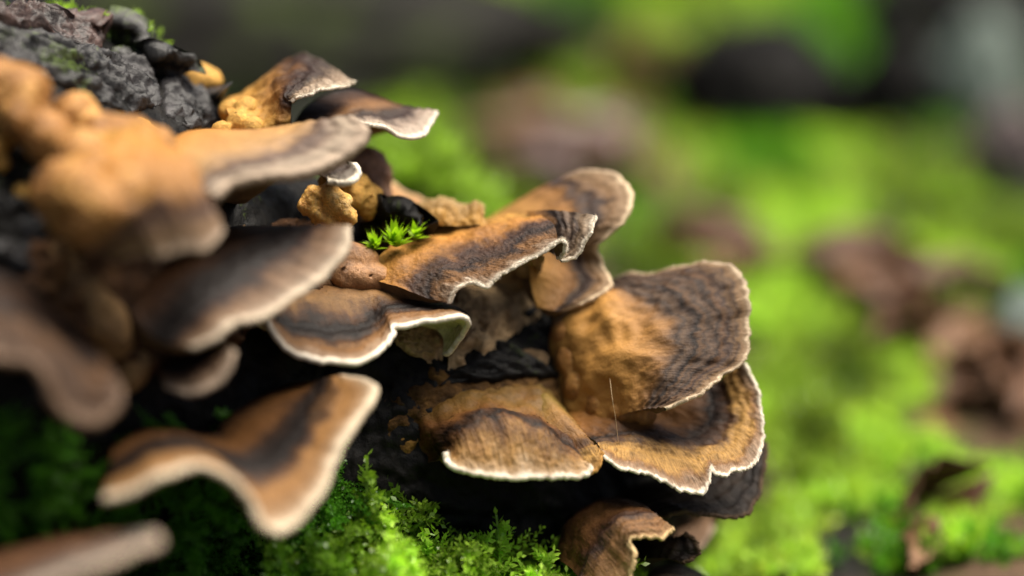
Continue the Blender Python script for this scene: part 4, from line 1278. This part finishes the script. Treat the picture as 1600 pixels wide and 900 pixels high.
# ------------------------------------------------------------------ things behind, far out of focus
def dead_leaf(label, px, py, L, Wd, yaw, tilt, mat, group, seed, cup=0.3):
    r = np.random.default_rng(seed)
    c = pix_to_ground(px, py, 5)
    nu, nv = 22, 13
    u = np.linspace(0, 1, nu)[:, None]; v = np.linspace(-1, 1, nv)[None]
    wd = Wd / 2 * np.sin(np.clip(u, 0.02, 0.985) * math.pi) ** 0.75 * (1 + 0.16 * np.sin(u * 21))
    X = (u - 0.5) * L + 0 * v
    Y = wd * v
    Zc = cup * Wd * (v ** 2) * (0.4 + u) + 0.12 * L * np.sin(u * 3.0 + seed) + 1.5 * perlin(np.stack([u * 4 + 0 * v, v * 2 + 0 * u, u * 0 + v * 0 + seed], -1))
    ca, sa = math.cos(yaw), math.sin(yaw)
    ct, st = math.cos(tilt), math.sin(tilt)
    y2 = Y * ct - Zc * st; z2 = Y * st + Zc * ct
    Pw = np.stack([c[0] + X * ca - y2 * sa, c[1] + X * sa + y2 * ca, c[2] + z2], -1)
    Pb_ = Pw - np.array([0, 0, 0.35])
    k_ = nu * nv
    V = np.vstack([Pw.reshape(-1, 3), Pb_.reshape(-1, 3)])
    ring = np.concatenate([np.arange(nv), np.arange(1, nu) * nv + nv - 1, (nu - 1) * nv + np.arange(nv - 2, -1, -1), np.arange(nu - 2, 0, -1) * nv])
    r2 = np.roll(ring, -1)
    F = np.vstack([grid_faces(nu, nv), grid_faces(nu, nv, k_)[:, ::-1], np.stack([ring, ring + k_, r2 + k_, r2], 1)])
    root = empty('dead_leaf', c)
    tag(root, label, 'leaf', group)
    new_mesh('blade', V, F, mat, root, origin=c)
    mid = Pw[:, nv // 2]
    st_ = np.vstack([mid[0] - (mid[2] - mid[0]) * 1.2, mid[0], mid[8] + [0, 0, .2], mid[-1]])
    Vt, Ft = tube('midrib', st_, [0.7, 0.7, 0.5, 0.2], mat, 6, 30)
    new_mesh('midrib', Vt, Ft, mat, root, origin=c)
    return root

DL1 = simple_noise_material('dead_leaf_brown', (0.05, 0.022, 0.010), (0.12, 0.055, 0.025), 60, 0.6, 0.4, 0.0006, 0.3, 0, 400)
DL2 = simple_noise_material('dead_leaf_tan', (0.11, 0.055, 0.027), (0.21, 0.115, 0.058), 60, 0.6, 0.4, 0.0006, 0.3, 0, 400)
DL3 = simple_noise_material('dead_leaf_mauve', (0.13, 0.085, 0.078), (0.22, 0.155, 0.145), 60, 0.5, 0.4, 0.0006, 0.4, 0, 400)
DG = 'dead leaves strewn over the moss behind the log'
def leaf_size(px, py):
    L = 14 + 16 * smooth(700, 100, py) + 7 * random.random()
    return L, L * random.uniform(0.45, 0.65)

leaves = [(830, 225, 1), (905, 240, 2), (965, 250, 0), (760, 225, 2), (1000, 120, 1), (1130, 405, 0),
          (1345, 425, 0), (1400, 455, 0), (1450, 500, 1), (1500, 540, 1), (1540, 560, 0), (1580, 600, 0),
          (1480, 455, 0), (1420, 520, 0), (870, 250, 0), (1500, 600, 0)]
for i, (px, py, m) in enumerate(leaves):
    where = 'in the litter strip beyond the log crown' if px < 1100 else ('alone just beyond the ringed fan' if px < 1200 else 'in the leaf drift crossing the lime moss')
    dead_leaf('blurred %s dead leaf %s' % (('dark brown', 'tan', 'greyish mauve')[m], where), px, py, *leaf_size(px, py), random.uniform(0, 6.28), random.uniform(-0.35, 0.35), (DL1, DL2, DL3)[m], DG, i + 1)
dead_leaf('upright crumpled brown leaf poking out of the lime moss, far from the drift', 1432, 790, 12, 11, 1.0, 1.0, DL1, 'curled leaves standing in the moss', 41, 0.75)
dead_leaf('pale tan leaf scrap at the foot of the upright crumpled leaf', 1428, 862, 8, 6, 1.5, 0.5, DL2, 'curled leaves standing in the moss', 43, 0.5)

def lump_thing(name, label, cat, px, py, R, mat, seed, lump=0.35, yaw=0.0, lift=0.5):
    V, F = icosphere(5)
    c = pix_to_ground(px, py, 6)
    dd = 1 + lump * fbm(V * 1.3 + seed * 2.1, 4) + 0.06 * fbm(V * 7 + seed, 3)
    Q = V * np.array(R) * dd[:, None]
    ca, sa = math.cos(yaw), math.sin(yaw)
    Q = np.stack([Q[:, 0] * ca - Q[:, 1] * sa, Q[:, 0] * sa + Q[:, 1] * ca, Q[:, 2]], 1) + c
    o = new_mesh(name, Q, F, mat, None, origin=c)
    return tag(o, label, cat)

M_mauve = simple_noise_material('mauve_stone', (0.06, 0.045, 0.045), (0.11, 0.085, 0.085), 60, 0.7, 0.4, 0.0006, 0.2, 0, 400)
M_stone = simple_noise_material('lichen_stone', (0.08, 0.105, 0.09), (0.15, 0.185, 0.16), 40, 0.7, 0.5, 0.002, 0.3, 0, 300)
lump_thing('stone', 'pale grey-green stone blurred in the dark back corner', 'stone', 1530, 165, (11, 13, 24), M_stone, 2.0, 0.3)
lump_thing('stone', 'small mauve-grey stone leaning in front of the pale grey-green one', 'stone', 1575, 240, (9, 9, 11), M_mauve, 4.0, 0.3)
lump_thing('stone', 'small blue-green stone at the edge of the brown leaves', 'stone', 1600, 520, (6, 7, 8), M_stone, 6.0, 0.3)
lump_thing('dead_wood', 'black rotten branch chunk lying across the moss far behind', 'wood', 1185, 140, (22, 20, 16), M_dull, 8.0, 0.4, -0.5)
lump_thing('dead_wood', 'dark charred wood piece standing on the moss near the pale stone', 'wood', 1410, 175, (12, 14, 18), M_dull, 10.0, 0.4, 0.3)
lump_thing('dead_wood', 'dark broad rotten wood filling the corner behind the pale stone', 'wood', 1560, 40, (40, 22, 20), M_dull, 11.0, 0.4, 0.1)
M_gloom = bark_material('grey_brown_wood', (0.006, 0.006, 0.005), (0.028, 0.024, 0.019), 0.2, 0.06)
lump_thing('dead_wood', 'long grey rotten wood lying in the gloom behind the log crown', 'wood', 380, 70, (100, 34, 22), M_gloom, 12.0, 0.3, 0.1)
